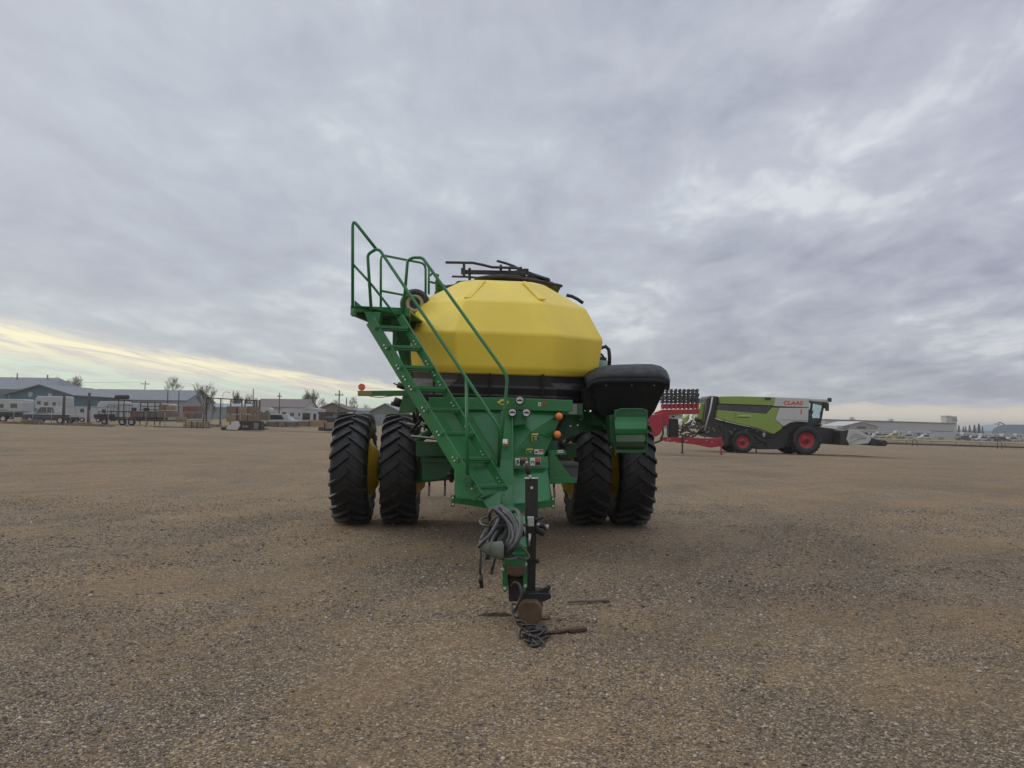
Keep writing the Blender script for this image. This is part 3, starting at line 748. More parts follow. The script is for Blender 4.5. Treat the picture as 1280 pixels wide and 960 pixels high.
part('ladder_bolt', mb, BOLT, bevel=0)
# support from the ladder foot down to the tongue
mb = MB(); mb.slab([P(598, 618, 8.7), P(630, 614, 8.78), P(622, 640, 8.6), P(613, 640, 8.6)], V((0, .03, 0))); mb.slab([P(597, 614, 8.6), P(632, 607, 8.84), P(633, 613, 8.84), P(600, 623, 8.6)], V((0, .02, .0)))
part('ladder_foot', mb, GREEN, bevel=.004)

# ---- platform
mb = MB()
A_, B_ = P(441, 390, 9.53), P(541, 401, 10.05)
mb.slab([P(440, 384, 9.48), P(452, 382.5, 9.48), P(512, 385, 9.8), P(512, 396, 9.8), P(500, 396, 9.78), P(462, 388.5, 9.58), P(444, 390.5, 9.50)], V((0, .05, 0)))
mb.slab([P(440, 384, 9.48), P(512, 387, 9.8), P(520, 387, 9.8) + V((0, 1.9, 0)), P(440, 384, 9.48) + V((.25, 1.9, 0))], V((0, 0, -.03)))
mb.beam(P(440, 388, 9.48), P(440, 388, 9.48) + V((.25, 1.9, 0)), .04, .12)
mb.slab([P(455, 389, 9.55), P(476, 390, 9.55), P(472, 412, 9.53), P(463, 411, 9.53)], V((0, .2, 0)))
mb.cyl(P(442.5, 386, 9.46), P(442.5, 395.5, 9.46), .03)
mb.slab([P(443, 375, 9.53), P(454, 384, 9.53), P(443, 384, 9.53)], V((0, .02, 0)))
part('platform', mb, GREEN, bevel=.004)
mb = MB()
mb.slab([P(486, 396, 9.88), P(512, 396, 9.88), P(514, 470, 10.39), P(507, 452, 10.39)], V((0, .04, 0)))
mb.beam(P(494, 396, 10.05), P(493, 440, 10.05), .05, .05); mb.beam(P(506, 396, 10.05), P(514, 475, 10.56), .05, .05)
mb.beam(P(497, 425, 10.39), P(520, 500, 11.00), .06, .06)
mb.slab([P(472, 396, 10.39), P(505, 397, 10.39), P(505, 410, 10.39), P(478, 407, 10.39)], V((0, .5, 0)))
part('platform_support', mb, GREEN_D, bevel=.004)
# reel wheel beside the tank
q = P(519, 380, 11.10); mb = MB()
mb.lathe([(-.06, .13), (-.09, .17), (-.05, .215), (.05, .215), (.09, .17), (.06, .13)], 28, 'y', q); mb.cyl(q + V((0, -.03, 0)), q + V((0, .03, 0)), .13, n=24); rl = part('fan_wheel', mb, BLACK, bevel=0)
mb = MB(); mb.lathe([(-.06, .13), (-.075, .115), (-.07, .085), (-.03, .075)], 24, 'y', q); part('wheel_disc', mb, surf('cream_disc', (.45, .33, .2), .5), rl, bevel=0)
mb = MB(); mb.slab([P(524, 402, 11.10), P(532, 388, 11.10), P(542, 384, 11.10), P(533, 404, 11.10)], V((0, .1, 0))); mb.cyl(P(511, 400, 10.90), P(520, 412, 10.90), .06); part('fan_housing', mb, DKM)

# ---- hand rails
RR = .0195
def spl(pts, k=5):
    """rounds the corners of a polyline a little"""
    pts = [V(p) for p in pts]; out = [pts[0]]
    for i in range(1, len(pts) - 1):
        a, b, c = pts[i - 1], pts[i], pts[i + 1]
        d = min(.09, (b - a).length * .35, (c - b).length * .35)
        p0 = b + (a - b).normalized() * d; p1 = b + (c - b).normalized() * d
        for j in range(k): t = j / (k - 1); out.append(p0 * (1 - t) ** 2 + b * 2 * t * (1 - t) + p1 * t * t)
    out.append(pts[-1]); return out
def rail(name, pts, r=RR): 
    mb = MB(); mb.tube(spl([P(*p) for p in pts]), r, 10); return part(name, mb, GREEN, bevel=0)
rail('handrail', [(464, 388, 9.48), (459.5, 318, 9.48), (470, 311.5, 9.46), (475, 313, 9.43), (588, 480, 8.68), (625, 536, 8.56), (623, 583, 8.88)])
rail('handrail', [(503, 403, 9.68), (509.5, 326, 9.68), (516, 322, 9.66), (528, 322, 9.63), (634.5, 470, 8.93), (631.5, 505, 8.88), (623, 583, 8.91)])
rail('handrail', [(440.8, 388, 9.48), (440.8, 274, 9.48), (470, 311, 9.47)])
rail('handrail', [(441, 330, 9.49), (464, 355, 9.51), (478, 373, 9.58), (497, 398, 9.62)], .016)
rail('rail_post', [(583, 472, 8.71), (584.5, 603, 8.63)])
rail('platform_rail', [(476, 386, 10.39), (476, 318.5, 10.39), (508, 325, 10.90), (532, 329.5, 11.10), (532, 368, 11.10)], .017)
rail('platform_rail', [(476, 363.5, 10.39), (503, 368.5, 10.95), (532, 374, 11.10)], .016)
rail('platform_rail', [(536, 368, 11.30), (536, 332, 11.30)], .017)
mb = MB()
q = P(585, 600, 8.58); mb.box(q.x - .05, q.x + .05, q.y - .03, q.y + .03, q.z - .03, q.z + .03); mb.box(q.x - .035, q.x + .035, q.y - .04, q.y + .02, q.z - .075, q.z + .05)
part('rail_clamp', mb, GREEN_D, bevel=.008)

# ---- marker arm with reflector on the left
mb = MB(); mb.slab([P(447, 488.5, 11.2), P(548, 487.5, 11.2), P(548, 494.5, 11.2), P(447, 495, 11.2)], V((0, .08, 0)))
mb.slab([P(498, 516, 11.4), P(505, 488, 11.4), P(508, 480, 11.4), P(524, 480, 11.4), P(527, 516, 11.4)], V((0, .03, 0)))
arm = part('marker_arm', mb, GREEN)
mb = MB(); mb.slab([P(447.3, 489.2, 11.19), P(465, 489.2, 11.19), P(465, 494.4, 11.19), P(447.3, 494.6, 11.19)], V((0, .004, 0))); part('reflective_strip', mb, surf('strip', (.25, .22, .07), .5), arm, bevel=0)
q = P(452, 483.8, 11.2); mb = MB(); mb.cyl(q, q + V((0, .02, 0)), .05, n=20); mb.slab([P(450.5, 486, 11.2), P(453.5, 486, 11.2), P(453, 489, 11.2), P(451, 489, 11.2)], V((0, .02, 0))); part('reflector', mb, ORANGE, arm, bevel=0)
mb = MB(); mb.tube(pp([(462, 495.5), (475, 497), (492, 494.5)], 11.2), .006, 6)
mb.cyl(P(497, 481, 11.5), P(506, 484, 11.5), .045); mb.cyl(P(492, 479, 11.5), P(497, 481.5, 11.5), .01)
mb.cyl(P(493, 500, 11.5), P(503, 504, 11.5), .05); mb.cyl(P(489, 504, 11.5), P(500, 507, 11.5), .03)
part('arm_hose', mb, HOSE_K, bevel=0)

# ---- conveyor hopper with tarpaulin on the right
def hp(L_, D): return [P(x, y, D) for x, y in L_]
top = [(730, 473), (734, 466), (743, 460), (758, 456.5), (787, 455.2), (817, 455), (828, 458), (834.5, 465), (837.5, 475), (836, 480), (787, 480), (738, 481), (731, 482)]
low = [(724, 497), (726, 492), (731, 486), (744, 482), (770, 481), (800, 481), (818, 482), (826, 486), (829, 494), (827, 506), (815, 514), (758, 516), (732, 511)]
tarp_top = [(729.5, 476), (731, 469), (736, 464), (744, 460), (757, 456.8), (775, 455.6), (796, 455), (815, 455), (826, 457.5), (833, 463), (836, 469), (838, 476)]
tarp_lip = [(733, 482), (737, 478), (742, 475), (750, 473.4), (760, 473), (775, 472.8), (796, 472.8), (812, 472.8), (822, 473), (829, 473.8), (834, 475.2), (837.5, 477.5)]
mb = MB(); rows = []
for j in range(9):
    v = j / 8 * PI / 2; rows.append([P(l[0] + (t[0] - l[0]) * math.sin(v), l[1] + (t[1] - l[1]) * math.sin(v) ** .9, 10.22 + 1.15 * (1 - math.cos(v)) ** 1.15) for l, t in zip(tarp_lip, tarp_top)])
n_ = len(tarp_top)
mb.add([p for r_ in rows for p in r_], [(j * n_ + i, j * n_ + i + 1, (j + 1) * n_ + i + 1, (j + 1) * n_ + i) for j in range(8) for i in range(n_ - 1)], True)
bk = [p + V((0, .05, 0)) for p in rows[-1]] + [V((rows[-1][-1].x, rows[-1][-1].y + .05, rows[0][-1].z - .05)), V((rows[-1][0].x, rows[-1][0].y + .05, rows[0][0].z - .05))]
mb.add(bk, [tuple(range(len(bk)))])
hem = [p + V((0, -.004, 0)) for p in rows[0]]; hem2 = [p + V((0, .01, -.07)) for p in rows[0]]
mb.add(hem + hem2, [(i, i + 1, n_ + i + 1, n_ + i) for i in range(n_ - 1)], True)
o = part('tarpaulin', mb, TARP, bevel=0); m = o.modifiers.new('thick', 'SOLIDIFY'); m.thickness = .008
mb = MB()
R0 = hp([(738, 477), (836, 477), (836, 477), (738, 477)], 10.28)
def rect(x0, x1, y, D0, D1): return [P(x0, y, D0), P(x1, y, D0), P(x1, y, D0) + V((0, D1 - D0, 0)), P(x0, y, D0) + V((0, D1 - D0, 0))]
mb.rings([rect(737, 836.5, 477.2, 10.28, 11.45), rect(746, 819, 514, 10.55, 11.2), rect(757, 811, 524, 10.65, 11.1)])
mb.rings([rect(728, 745, 486, 10.5, 11.45), rect(730, 760, 512, 10.6, 11.3)])
hop = part('hopper', mb, TARP, bevel=.035, seg=4)
mb = MB()
for x, y in ((747, 475), (760, 475), (774, 475), (789, 475.5), (802, 475), (814, 475), (825, 475), (758, 482), (790, 482), (818, 482)):
    q = P(x, y - .5, 10.24); mb.cyl(q, q + V((0, .03, 0)), .009, n=6)
part('rivet', mb, MIDM, hop, bevel=0)
mb = MB(); mb.tube(spl(hp([(769, 570), (769, 511.5), (809, 511.5), (808, 570)], 10.05)), .012, 8)
mb.slab(hp([(768, 512), (809.5, 512), (809, 521), (768, 521)], 10.12), V((0, .05, 0)))
mb.slab(hp([(762, 520), (769, 518), (770, 560), (764, 552)], 10.2), V((0, .4, 0)))
mb.slab(hp([(769.5, 562), (807, 562), (807.5, 566), (769.5, 566)], 10.02), V((0, .1, 0)))
cv = part('conveyor_head', mb, GREEN_D, bevel=.003)
mb = MB(); prof = [(768.5, 521, 10.06), (768.5, 531, 9.98), (769, 542, 9.96)]
def sheet(rows, th=.02):
    mb = MB(); fr = [[P(a, y, D), P(b, y, D)] for a, b, y, D in rows]
    for i in range(len(fr) - 1):
        mb.slab([fr[i][0], fr[i][1], fr[i + 1][1], fr[i + 1][0]], V((0, th, 0)))
    return mb
part('conveyor_cover', sheet([(768.5, 808.5, 521, 10.10), (768.5, 808.5, 527, 10.0), (769, 808, 536, 9.96), (769, 808, 542, 9.98)]), GREEN, bevel=0)
part('belt_flap', sheet([(770, 806, 543.5, 9.97), (770, 806, 552, 9.93), (770.5, 805.5, 558, 9.97), (770.5, 805.5, 563, 10.08)]), surf('dusty_flap', (.03, .075, .035), .75, dust=.25), bevel=0)
mb = MB(); mb.tube(hp([(782, 567), (782, 571), (785, 573), (789, 572), (791, 568)], 10.05), .008, 6); part('lift_ring', mb, CHAINM, bevel=0)
# conveyor tube running back along the cart's side
mb = MB(); mb.cyl(P(788, 540, 10.3), T(2.05, -3.5, 2.5), .17, n=20); part('conveyor_tube', mb, GREEN_D, bevel=0)
mb = MB(); mb.beam(P(724, 524, 11.1), P(765, 526, 10.9), .1, .16); mb.beam(P(740, 515, 11.0), P(764, 540, 10.7), .06, .06)
mb.cyl(P(727, 507, 10.9), P(728, 524, 10.9), .04); mb.cyl(P(733, 500, 10.9), P(735, 520, 10.9), .03)
part('conveyor_mount', mb, GREEN_D)
mb = MB()
for k in range(10): 
    a = P(random.uniform(690, 700), random.uniform(548, 560), 10.4); b = P(random.uniform(700, 716), random.uniform(550, 575), 10.6); mb.tube([a, (a + b) / 2 + V((0, 0, -.06)), b], .012, 6)
part('side_hose', mb, HOSE_K, bevel=0)

# ---- rear wheels and seed tools dragging behind
for u, v in ((.72, -3.9), (-.5, -4.6)):
    mb = tyre_mb(.45, .3, .24, 16, .03, .4, .04); o = MB(); p = T(u, v, .44); o.add([V(q) + p for q in mb.v], mb.f)
    o.lathe([(x, r) for x, r in ((-.1, .25), (0, .1), (.02, 0))], 20, 'x', p)
    part('rear_tyre', o, RUB, bevel=0)
mb = MB()
for k in range(11):
    u = -2.0 + k * .36
    mb.beam(T(u, -4.6, .85), T(u, -4.9, .25), .05, .05); mb.beam(T(u, -4.9, .25), T(u, -4.7, .03), .05, .03)
mb.beam(T(-2.3, -4.6, .9), T(2.2, -4.6, .9), .12, .12); mb.beam(T(0, -3.2, 1.2), T(0, -4.6, .9), .15, .15)
part('rear_tool_bar', mb, DKM)

# ---- hitch, jack, hoses, chain
mb = MB()
mb.slab([P(628, 697, 6.7), P(634.5, 697, 6.7), P(634.5, 739, 6.7), P(630, 741, 6.7), P(628, 735, 6.7)], V((0, .3, 0)))
mb.slab([P(653.5, 697, 6.7), P(659, 697, 6.7), P(659, 733, 6.7), P(656, 741, 6.7), P(653.5, 741, 6.7)], V((0, .3, 0)))
mb.slab([P(630, 692, 6.65), P(657, 692, 6.65), P(657, 708, 6.65), P(630, 708, 6.65)], V((0, .4, 0)))
mb.slab([P(631, 686, 6.9), P(658, 686, 6.9), P(656, 692, 6.7), P(632, 692, 6.7)], V((0, .2, 0)))
ht = part('hitch', mb, GREEN, bevel=.004)
mb = MB()
q = [(633.5, 708.5), (657, 708.5), (658, 712), (656.5, 718), (650, 721), (640, 721), (634, 718), (632.5, 712)]
mb.slab(hp(q, 6.6), V((0, .35, 0))); part('hitch_tongue', mb, RUST, ht, bevel=.01)
mb = MB(); mb.slab(hp([(634.6, 722), (653.4, 722), (653.4, 752), (636, 752)], 6.78), V((0, .2, 0))); part('hitch_block', mb, STEELK, ht)
mb = MB()
for x, y in ((631.5, 703), (628.5, 711), (631, 735), (657, 705), (656.5, 732)):
    p = P(x, y, 6.7); mb.cyl(p + V((0, -.02, 0)), p + V((0, .02, 0)), .014, n=8)
part('hitch_bolt', mb, BOLT, ht, bevel=0)
mb = MB()
mb.slab(hp([(656.5, 598.5), (672.5, 598.5), (672.5, 652), (656.5, 652)], 6.9), V((0, .115, 0)))
mb.slab(hp([(657, 650), (671, 650), (669, 745), (656.5, 745)], 6.92), V((0, .09, 0)))
jk = part('parking_jack', mb, STEELK, bevel=.004)
mb = MB(); mb.slab(hp([(650, 742), (687, 742), (689, 745), (689, 748), (680, 752), (650, 751)], 6.8), V((0, .25, 0)))
mb.slab(hp([(667, 741), (679, 736), (683, 734), (686, 737), (683, 742), (679, 748), (667, 748)], 6.85), V((0, .03, 0)))
mb.tube(hp([(682, 741), (686, 736), (687.5, 733), (683.5, 732.5)], 6.85), .012, 6)
part('jack_foot', mb, STEELK, jk, bevel=.004)
mb = MB(); mb.tube(hp([(664, 599), (661.5, 592)], 6.88), .009); part('handle_shaft', mb, BOLT, jk, bevel=0)
mb = MB(); mb.tube(hp([(661, 593), (659.3, 586), (657.5, 579)], 6.88), .021, 10, r1=.025); part('handle_grip', mb, BLACK, jk, bevel=0)
mb = MB(); mb.tube(hp([(656, 598), (673, 598)], 6.9), .008, 6); p = P(664.5, 609.5, 6.9); mb.cyl(p, p + V((0, -.025, 0)), .013, n=6); mb.tube(hp([(660.5, 683), (662.5, 667)], 6.85), .012, 8); part('jack_pin', mb, BOLT, jk, bevel=0)
mb = MB(); p = P(664.5, 609.5, 6.9); mb.cyl(p + V((0, .0, 0)), p + V((0, -.008, 0)), .026, n=20); part('jack_washer', mb, STEELK, jk, bevel=0)
mb = MB(); mb.slab(hp([(659.3, 646.5), (667.5, 646.5), (667.5, 658), (659.8, 658)], 6.78), V((0, .06, 0))); part('plug_holder', mb, surf('pale_plastic', (.36, .37, .34), .5, dust=.2), bevel=.004)
mb = MB(); mb.cyl(P(671, 655, 6.86), P(683, 659, 6.86), .022); mb.cyl(P(680, 659, 6.84), P(685, 659, 6.84), .03); mb.cyl(P(668, 650, 6.9), P(678, 646, 6.95), .02); mb.cyl(P(670, 662, 6.9), P(680, 668, 6.9), .025); mb.cyl(P(670, 700, 6.9), P(673.5, 702.5, 6.9), .02)
part('jack_gear', mb, STEELK, jk, bevel=.002)
mb = MB(); p = P(672.5, 656, 6.82); mb.sphere(p, .017, 10); mb.cyl(P(682, 659, 6.82), P(686, 659, 6.82), .024); part('jack_knob', mb, surf('grey_knob', (.3, .3, .29), .4, .5), jk, bevel=0)

def cspl(pts, n=6):
    pts = [V(p) for p in pts]; out = []
    for i in range(len(pts) - 1):
        p0 = pts[max(0, i - 1)]; p1 = pts[i]; p2 = pts[i + 1]; p3 = pts[min(len(pts) - 1, i + 2)]
        for j in range(n):
            t = j / n
            out.append(.5 * ((2 * p1) + (p2 - p0) * t + (2 * p0 - 5 * p1 + 4 * p2 - p3) * t * t + (3 * p1 - p0 - 3 * p2 + p3) * t ** 3))
    out.append(pts[-1]); return out
hs = [  # px, py, depth
    ([(616, 636, 7.0), (624, 640, 6.85), (634, 652, 6.7), (638, 666, 6.6), (634, 680, 6.55), (630, 690, 6.6)], .021),
    ([(621, 634, 7.0), (631, 640, 6.8), (642, 654, 6.66), (644, 668, 6.55), (637, 682, 6.52), (631, 693, 6.58)], .022),
    ([(626, 632.5, 7.0), (636, 640, 6.8), (646, 654, 6.65), (648, 668, 6.52), (640, 684, 6.5), (632, 696, 6.56)], .022),
    ([(640, 640, 6.9), (646, 638, 6.75), (651, 648, 6.6), (651, 664, 6.5), (645, 680, 6.46), (636, 692, 6.52)], .022),
    ([(612, 650, 6.9), (612, 642, 6.8), (617, 636, 6.8), (628, 644, 6.72), (640, 660, 6.6), (641, 676, 6.5), (634, 690, 6.55)], .018),
    ([(624, 646, 6.75), (620, 656, 6.65), (613, 668, 6.6), (605, 676, 6.58), (598, 684, 6.6)], .019),
    ([(623, 645, 6.72), (616, 650, 6.75), (612, 660, 6.8), (622, 648, 6.9)], .012),
    ([(612, 646, 7.0), (603, 648, 6.95), (600.5, 653, 6.9), (606, 657, 6.8), (620, 658, 6.8), (636, 656, 6.8), (650, 656, 6.85), (660, 657, 6.9)], .013),
    ([(618, 660, 6.8), (612, 672, 6.7), (609, 682, 6.62), (611, 694, 6.6), (609, 699, 6.6)], .014),
    ([(622, 664, 6.75), (616, 674, 6.66), (613, 688, 6.6)], .016),
    ([(634, 654, 6.85), (630, 668, 6.75), (622, 680, 6.7)], .016),
    ([(648, 680, 6.7), (656, 688, 6.62), (661, 695, 6.6), (658, 699, 6.58), (646, 696, 6.6), (636, 691, 6.62)], .012),
    ([(645, 676, 6.75), (653, 683, 6.7), (658, 690, 6.68)], .010),
]
mb = MB()
for pts, r in hs: mb.tube(cspl([P(*q) for q in pts]), r * .86, 8)
part('hydraulic_hose', mb, HOSE, bevel=0)
mb = MB()
for pts, r in (([(630, 648, 7.0), (622, 660, 6.95), (612, 678, 6.9)], .05), ([(640, 650, 7.0), (634, 668, 6.95), (630, 684, 6.9)], .05), ([(612, 662, 6.95), (606, 672, 6.9), (604, 678, 6.9)], .04), ([(648, 658, 7), (652, 672, 6.95), (650, 684, 6.9)], .035)):
    mb.tube(cspl([P(*q) for q in pts]), r, 8)
part('hose_bundle', mb, HOSE_K, bevel=0)
for i, (a_, b_, r_) in enumerate((((600.3, 722, 6.6), (601, 728, 6.6), .019), ((614.8, 713, 6.65), (614, 717.5, 6.65), .017), ((637, 684, 6.47), (641, 687, 6.47), .045), ((622, 641, 6.86), (626, 637, 6.84), .032), ((609, 692, 6.6), (609.5, 699, 6.6), .02))):
    mb = MB(); mb.cyl(P(*a_), P(*b_), r_); part('hose_coupler' if i not in (2, 3) else 'hose_tie', mb, (STEELK, RUST)[i % 2] if i not in (2, 3) else HOSE_K, bevel=0)
# canvas sleeve holding the hose ends
mb = MB()
c0, c1 = P(627, 688, 6.56), P(598, 681, 6.62)
sl = []
for i in range(9):
    t = i / 8; c = c0.lerp(c1, t); rr = .082 * (1 - t) + .036 * t; sag = -.012 * math.sin(t * PI)
    sl.append([c + V((.25 * math.cos(a) * rr, -math.cos(a) * rr * .8, math.sin(a) * rr + sag)) for a in [2 * PI * k / 16 for k in range(16)]])
mb.rings(sl, True, cap=False)
o = part('hose_sleeve', mb, CANVAS, bevel=0); m = o.modifiers.new('s', 'SOLIDIFY'); m.thickness = .006
mb = MB(); mb.tube(cspl([P(628, 696, 6.56), P(636, 699, 6.54), P(646, 697, 6.56)]), .007, 6); mb.tube([P(611, 690, 6.53), P(613, 679, 6.52), P(616, 672, 6.6)], .007, 6); part('sleeve_strap', mb, CANVAS, bevel=0)
mb = MB()
mb.tube([P(600.5, 688, 6.6), P(600, 715, 6.6), P(601, 722, 6.6)], .012, 8); mb.tube([P(600.5, 718, 6.6), P(602, 735, 6.6)], .016, 8); mb.tube([P(618.5, 698, 6.65), P(616, 708, 6.65), P(614, 716, 6.65)], .012, 8); mb.tube([P(610, 694, 6.6), P(609, 699, 6.6)], .016, 8)
part('hanging_plug', mb, HOSE_K, bevel=0)

def link(mb, c, d, up, s=.03, r=.0065):
    c = V(c); d = V(d).normalized(); up = V(up); sd = d.cross(up).normalized()
    pts = []
    for k in range(14):
        a = 2 * PI * k / 14; pts.append(c + d * math.cos(a) * s * 1.05 + sd * math.sin(a) * s * .62 + d * (.35 * s if math.cos(a) > 0 else -.35 * s))
    mb.tube(pts, r, 6, closed=True)
mb = MB()
# hanging loops
mb.tube(cspl([P(640, 733, 6.6), P(644, 728, 6.55), (P(650, 733, 6.52)), P(651.5, 745, 6.5), P(647, 756, 6.5), P(643, 764, 6.5)]), .014, 8)
path = cspl([P(643, 760, 6.52), P(645, 770, 6.45), P(650, 778, 6.36), P(660, 781.5, 6.3), P(672, 781, 6.28)], 4)
q_ = [path[0]]
for p in path:
    if (p - q_[-1]).length > .062: q_.append(p)
path = q_
for i in range(0, len(path) - 1): link(mb, path[i], path[i + 1] - path[i], (0, 1, 0) if i % 2 else (0, .3, 1), .034, .009)
for k in range(30):
    a = random.uniform(0, 2 * PI); rr = random.random() ** .7
    p = P(669 + math.cos(a) * 18 * rr, 790 + math.sin(a) * 8 * rr, 6.28 - math.sin(a) * rr * .22)
    q = V((p.x, p.y, .025 + .05 * (1 - rr) * random.random()))
    link(mb, q, (random.uniform(-1, 1), random.uniform(-1, 1), random.uniform(-.4, .4)), (random.uniform(-.5, .5), random.uniform(-.5, .5), 1), .044, .0125)
part('safety_chain', mb, CHAINM, bevel=0)
mb = MB(); gpx = lambda px, py: P(px, py, 1.74 * 962 / ((py - 527) - (px - 640) * .014) * 1.0)
def gpt(px, py, dz=.012):
    r = RC @ V(((px - 640) / FPX, -(py - 480) / FPX, -1)); t = -(CAMH - dz) / r.z
    return CAM + r * t
a = gpt(684, 792); b = gpt(715, 789)
for k in range(9):
    c = a.lerp(b, k / 8) + V((random.uniform(-.01, .01), random.uniform(-.01, .01), .008 * (k % 2)))
    link(mb, c, b - a, (0, 0, 1) if k % 2 else (0, 1, .3), .03, .009)
part('rusty_chain', mb, RUST, bevel=0, label='rusty end of the safety chain lying on the gravel')
mb = MB(); a = gpt(712, 788, .03); b = gpt(732, 786, .025); mb.beam(a, b, .05, .035); mb.tube([gpt(708, 788.5, .02), gpt(700, 790, .02)], .018, 6); part('chain_hook', mb, RUST, bevel=.01)

# ---- wood block under the jack, stick and scraps on the ground
c = gpt(662, 784, 0)
bl = MB(); r_ = .105; ring = lambda y, k=1: [V((math.cos(a) * r_ * k * (1.05), y, max(.0, r_ + math.sin(a) * r_ * k * 1.02))) for a in [PI * .5 + 2 * PI * i / 24 for i in range(24)]]
fl = lambda rg: [V((p.x, p.y, min(p.z, .198))) for p in rg]
bl.rings([fl(ring(0, .97)), fl(ring(.015)), fl(ring(.33)), fl(ring(.345, .96))])
WOODB = surf('old_log', (.115, .07, .035), .85, var=.35, scale=9, bump=.5, bscale=30)
log = build('wood_block', bl, WOODB, None, bevel=.004)
log.location = (c.x - .005, c.y + .05, 0); log.rotation_euler = (0, 0, rad(-4)); tag(log, 'round brown wood block lying under the black parking jack', 'wood block')
a = gpt(709, 752.5, .02); b = gpt(762, 750.5, .02)
mb = MB(); d = b - a
mb.tube([V((0, 0, 0)), d * .3 + V((0, .008, .003)), d * .6 + V((0, -.006, 0)), d * .85 + V((0, .004, .004)), d], .011, 7, r1=.018)
o = build('stick', mb, WOOD_G, None); o.location = a; tag(o, 'straight brown stick lying on the gravel right of the hitch', 'stick')
a = gpt(597, 770, .0); b = gpt(645, 768, .0)
mb = MB(); rnd = random.Random(5); n = 18; tp = []; bt = []
for i in range(n):
    t = 2 * PI * i / n; k = rnd.uniform(.75, 1.15); tp.append(V((math.cos(t) * .17 * k, math.sin(t) * .05 * k, 0))); bt.append(V((math.cos(t) * .10 * k, math.sin(t) * .03 * k, .014 + rnd.uniform(0, .012))))
mb.rings([tp, bt])
SOIL = surf('damp_soil', (.06, .042, .032), .95, var=.4, scale=30, bump=.8, bscale=60)
for (x, y, s, lab) in ((618, 769, 1.0, 'dark clod of damp soil left of the wood block'), (681, 775, .35, 'small dark clod of soil just right of the wood block')):
    o = build('soil_clod', mb, SOIL, None); p = gpt(x, y, 0); o.location = (p.x, p.y, hg(p.x, p.y)); o.scale = (s, s, s); tag(o, lab, 'soil clod')
# ------------------------------------------------------------------ background helpers
def S(D): return D / FPX
def GY(px, D):
    """photo row of the ground at column px, distance D"""
    g_ = gp(px, D); r = RC.inverted() @ (g_ - CAM); return 480 - r.y / -r.z * FPX
def at(name, label, cat, px, D, rotz=0, group=None):
    return thing(name, label, cat, tuple(gp(px, D)), rotz, group)
def bp(name, mb, mat, parent, bevel=0): return build(name, mb, mat, parent, bevel=bevel)
BLUEW = surf('blue_cladding', (.055, .12, .16), .6, var=.1)
GREYR = surf('grey_metal_roof', (.13, .14, .155), .5, var=.08, scale=.4)
GREYW = surf('grey_cladding', (.24, .25, .255), .6, var=.08, scale=.3)
BROWNR = surf('brown_roof', (.13, .10, .09), .7, var=.1)
GREENB = surf('sage_cladding', (.13, .17, .12), .7, var=.1)
DARKW = surf('dark_opening', (.03, .035, .04), .4)
WHT = surf('distant_white', (.41, .42, .42), .5, var=.1, scale=.6, dust=.25)
CREAMW = surf('cream_cladding', (.40, .37, .31), .7, var=.1)
TYR = surf('small_tyre', (.02, .02, .02), .8)
SILV = surf('silver_trailer', (.34, .35, .36), .4, .3, var=.08)
BODYK = surf('dark_car_paint', (.03, .035, .045), .35, dust=.2)
BLUEG = surf('blue_grey_roof', (.22, .27, .32), .5, var=.08)
TARPK = surf('dark_cover', (.035, .035, .037), .7, var=.3)

def gable(name, label, px0, px1, D, eave, ridge, depth, wallm, roofm, over=.3, front=True, wins=(), doors=(), base=None):
    """gable end faces the camera (front) or the long side does"""
    s = S(D); w_ = (px1 - px0) * s; t = at(name, label, 'building', (px0 + px1) / 2, D)
    h = w_ / 2; zb = -.6
    mb = MB()
    if front:
        mb.prism([(-h, zb), (h, zb), (h, eave), (0, ridge), (-h, eave)], 0, depth); bp('wall', mb, wallm, t)
        mb = MB(); k = (ridge - eave) / h
        for sg in (-1, 1): mb.prism([(0, ridge + .02), (sg * (h + over), ridge - k * (h + over) + .02), (sg * (h + over), ridge - k * (h + over) + .22), (0, ridge + .24)], -over, depth + over)
        bp('roof', mb, roofm, t)
    else:
        mb.prismx([(0, zb), (depth, zb), (depth, eave), (depth / 2, ridge), (0, eave)], -h, h); bp('wall', mb, wallm, t)
        mb = MB(); k = (ridge - eave) / (depth / 2)
        for a, sg in ((0, -1), (depth, 1)): mb.prismx([(depth / 2, ridge + .02), (depth / 2 + sg * (depth / 2 + over), ridge - k * (depth / 2 + over) + .02), (depth / 2 + sg * (depth / 2 + over), ridge - k * (depth / 2 + over) + .2), (depth / 2, ridge + .22)], -h - over, h + over)
        bp('roof', mb, roofm, t)
    for (x0, x1, z0, z1, m_) in wins:
        mb = MB(); mb.box(x0, x1, -.06, -.01, z0, z1); mb.box(x0 - .08, x1 + .08, -.03, -.005, z0 - .08, z1 + .08); bp('window', mb, m_, t)
    for (x0, x1, z1, m_) in doors:
        mb = MB(); mb.box(x0, x1, -.06, -.01, 0, z1); bp('door', mb, m_, t)
    return t
def wheel_b(t, x, y, r, wd=.25, rimm=None, z=None):
    z = r if z is None else z
    mb = MB(); mb.lathe([(-wd / 2, r * .55), (-wd / 2, r * .92), (-wd * .35, r), (wd * .35, r), (wd / 2, r * .92), (wd / 2, r * .55)], 20, 'y', (x, y, z)); o = bp('wheel', mb, TYR, t)
    mb = MB(); mb.lathe([(-wd / 2 + .02, r * .58), (-wd * .35, r * .3), (-wd * .4, 0)], 16, 'y', (x, y, z)); bp('rim', mb, rimm or ALU, o)

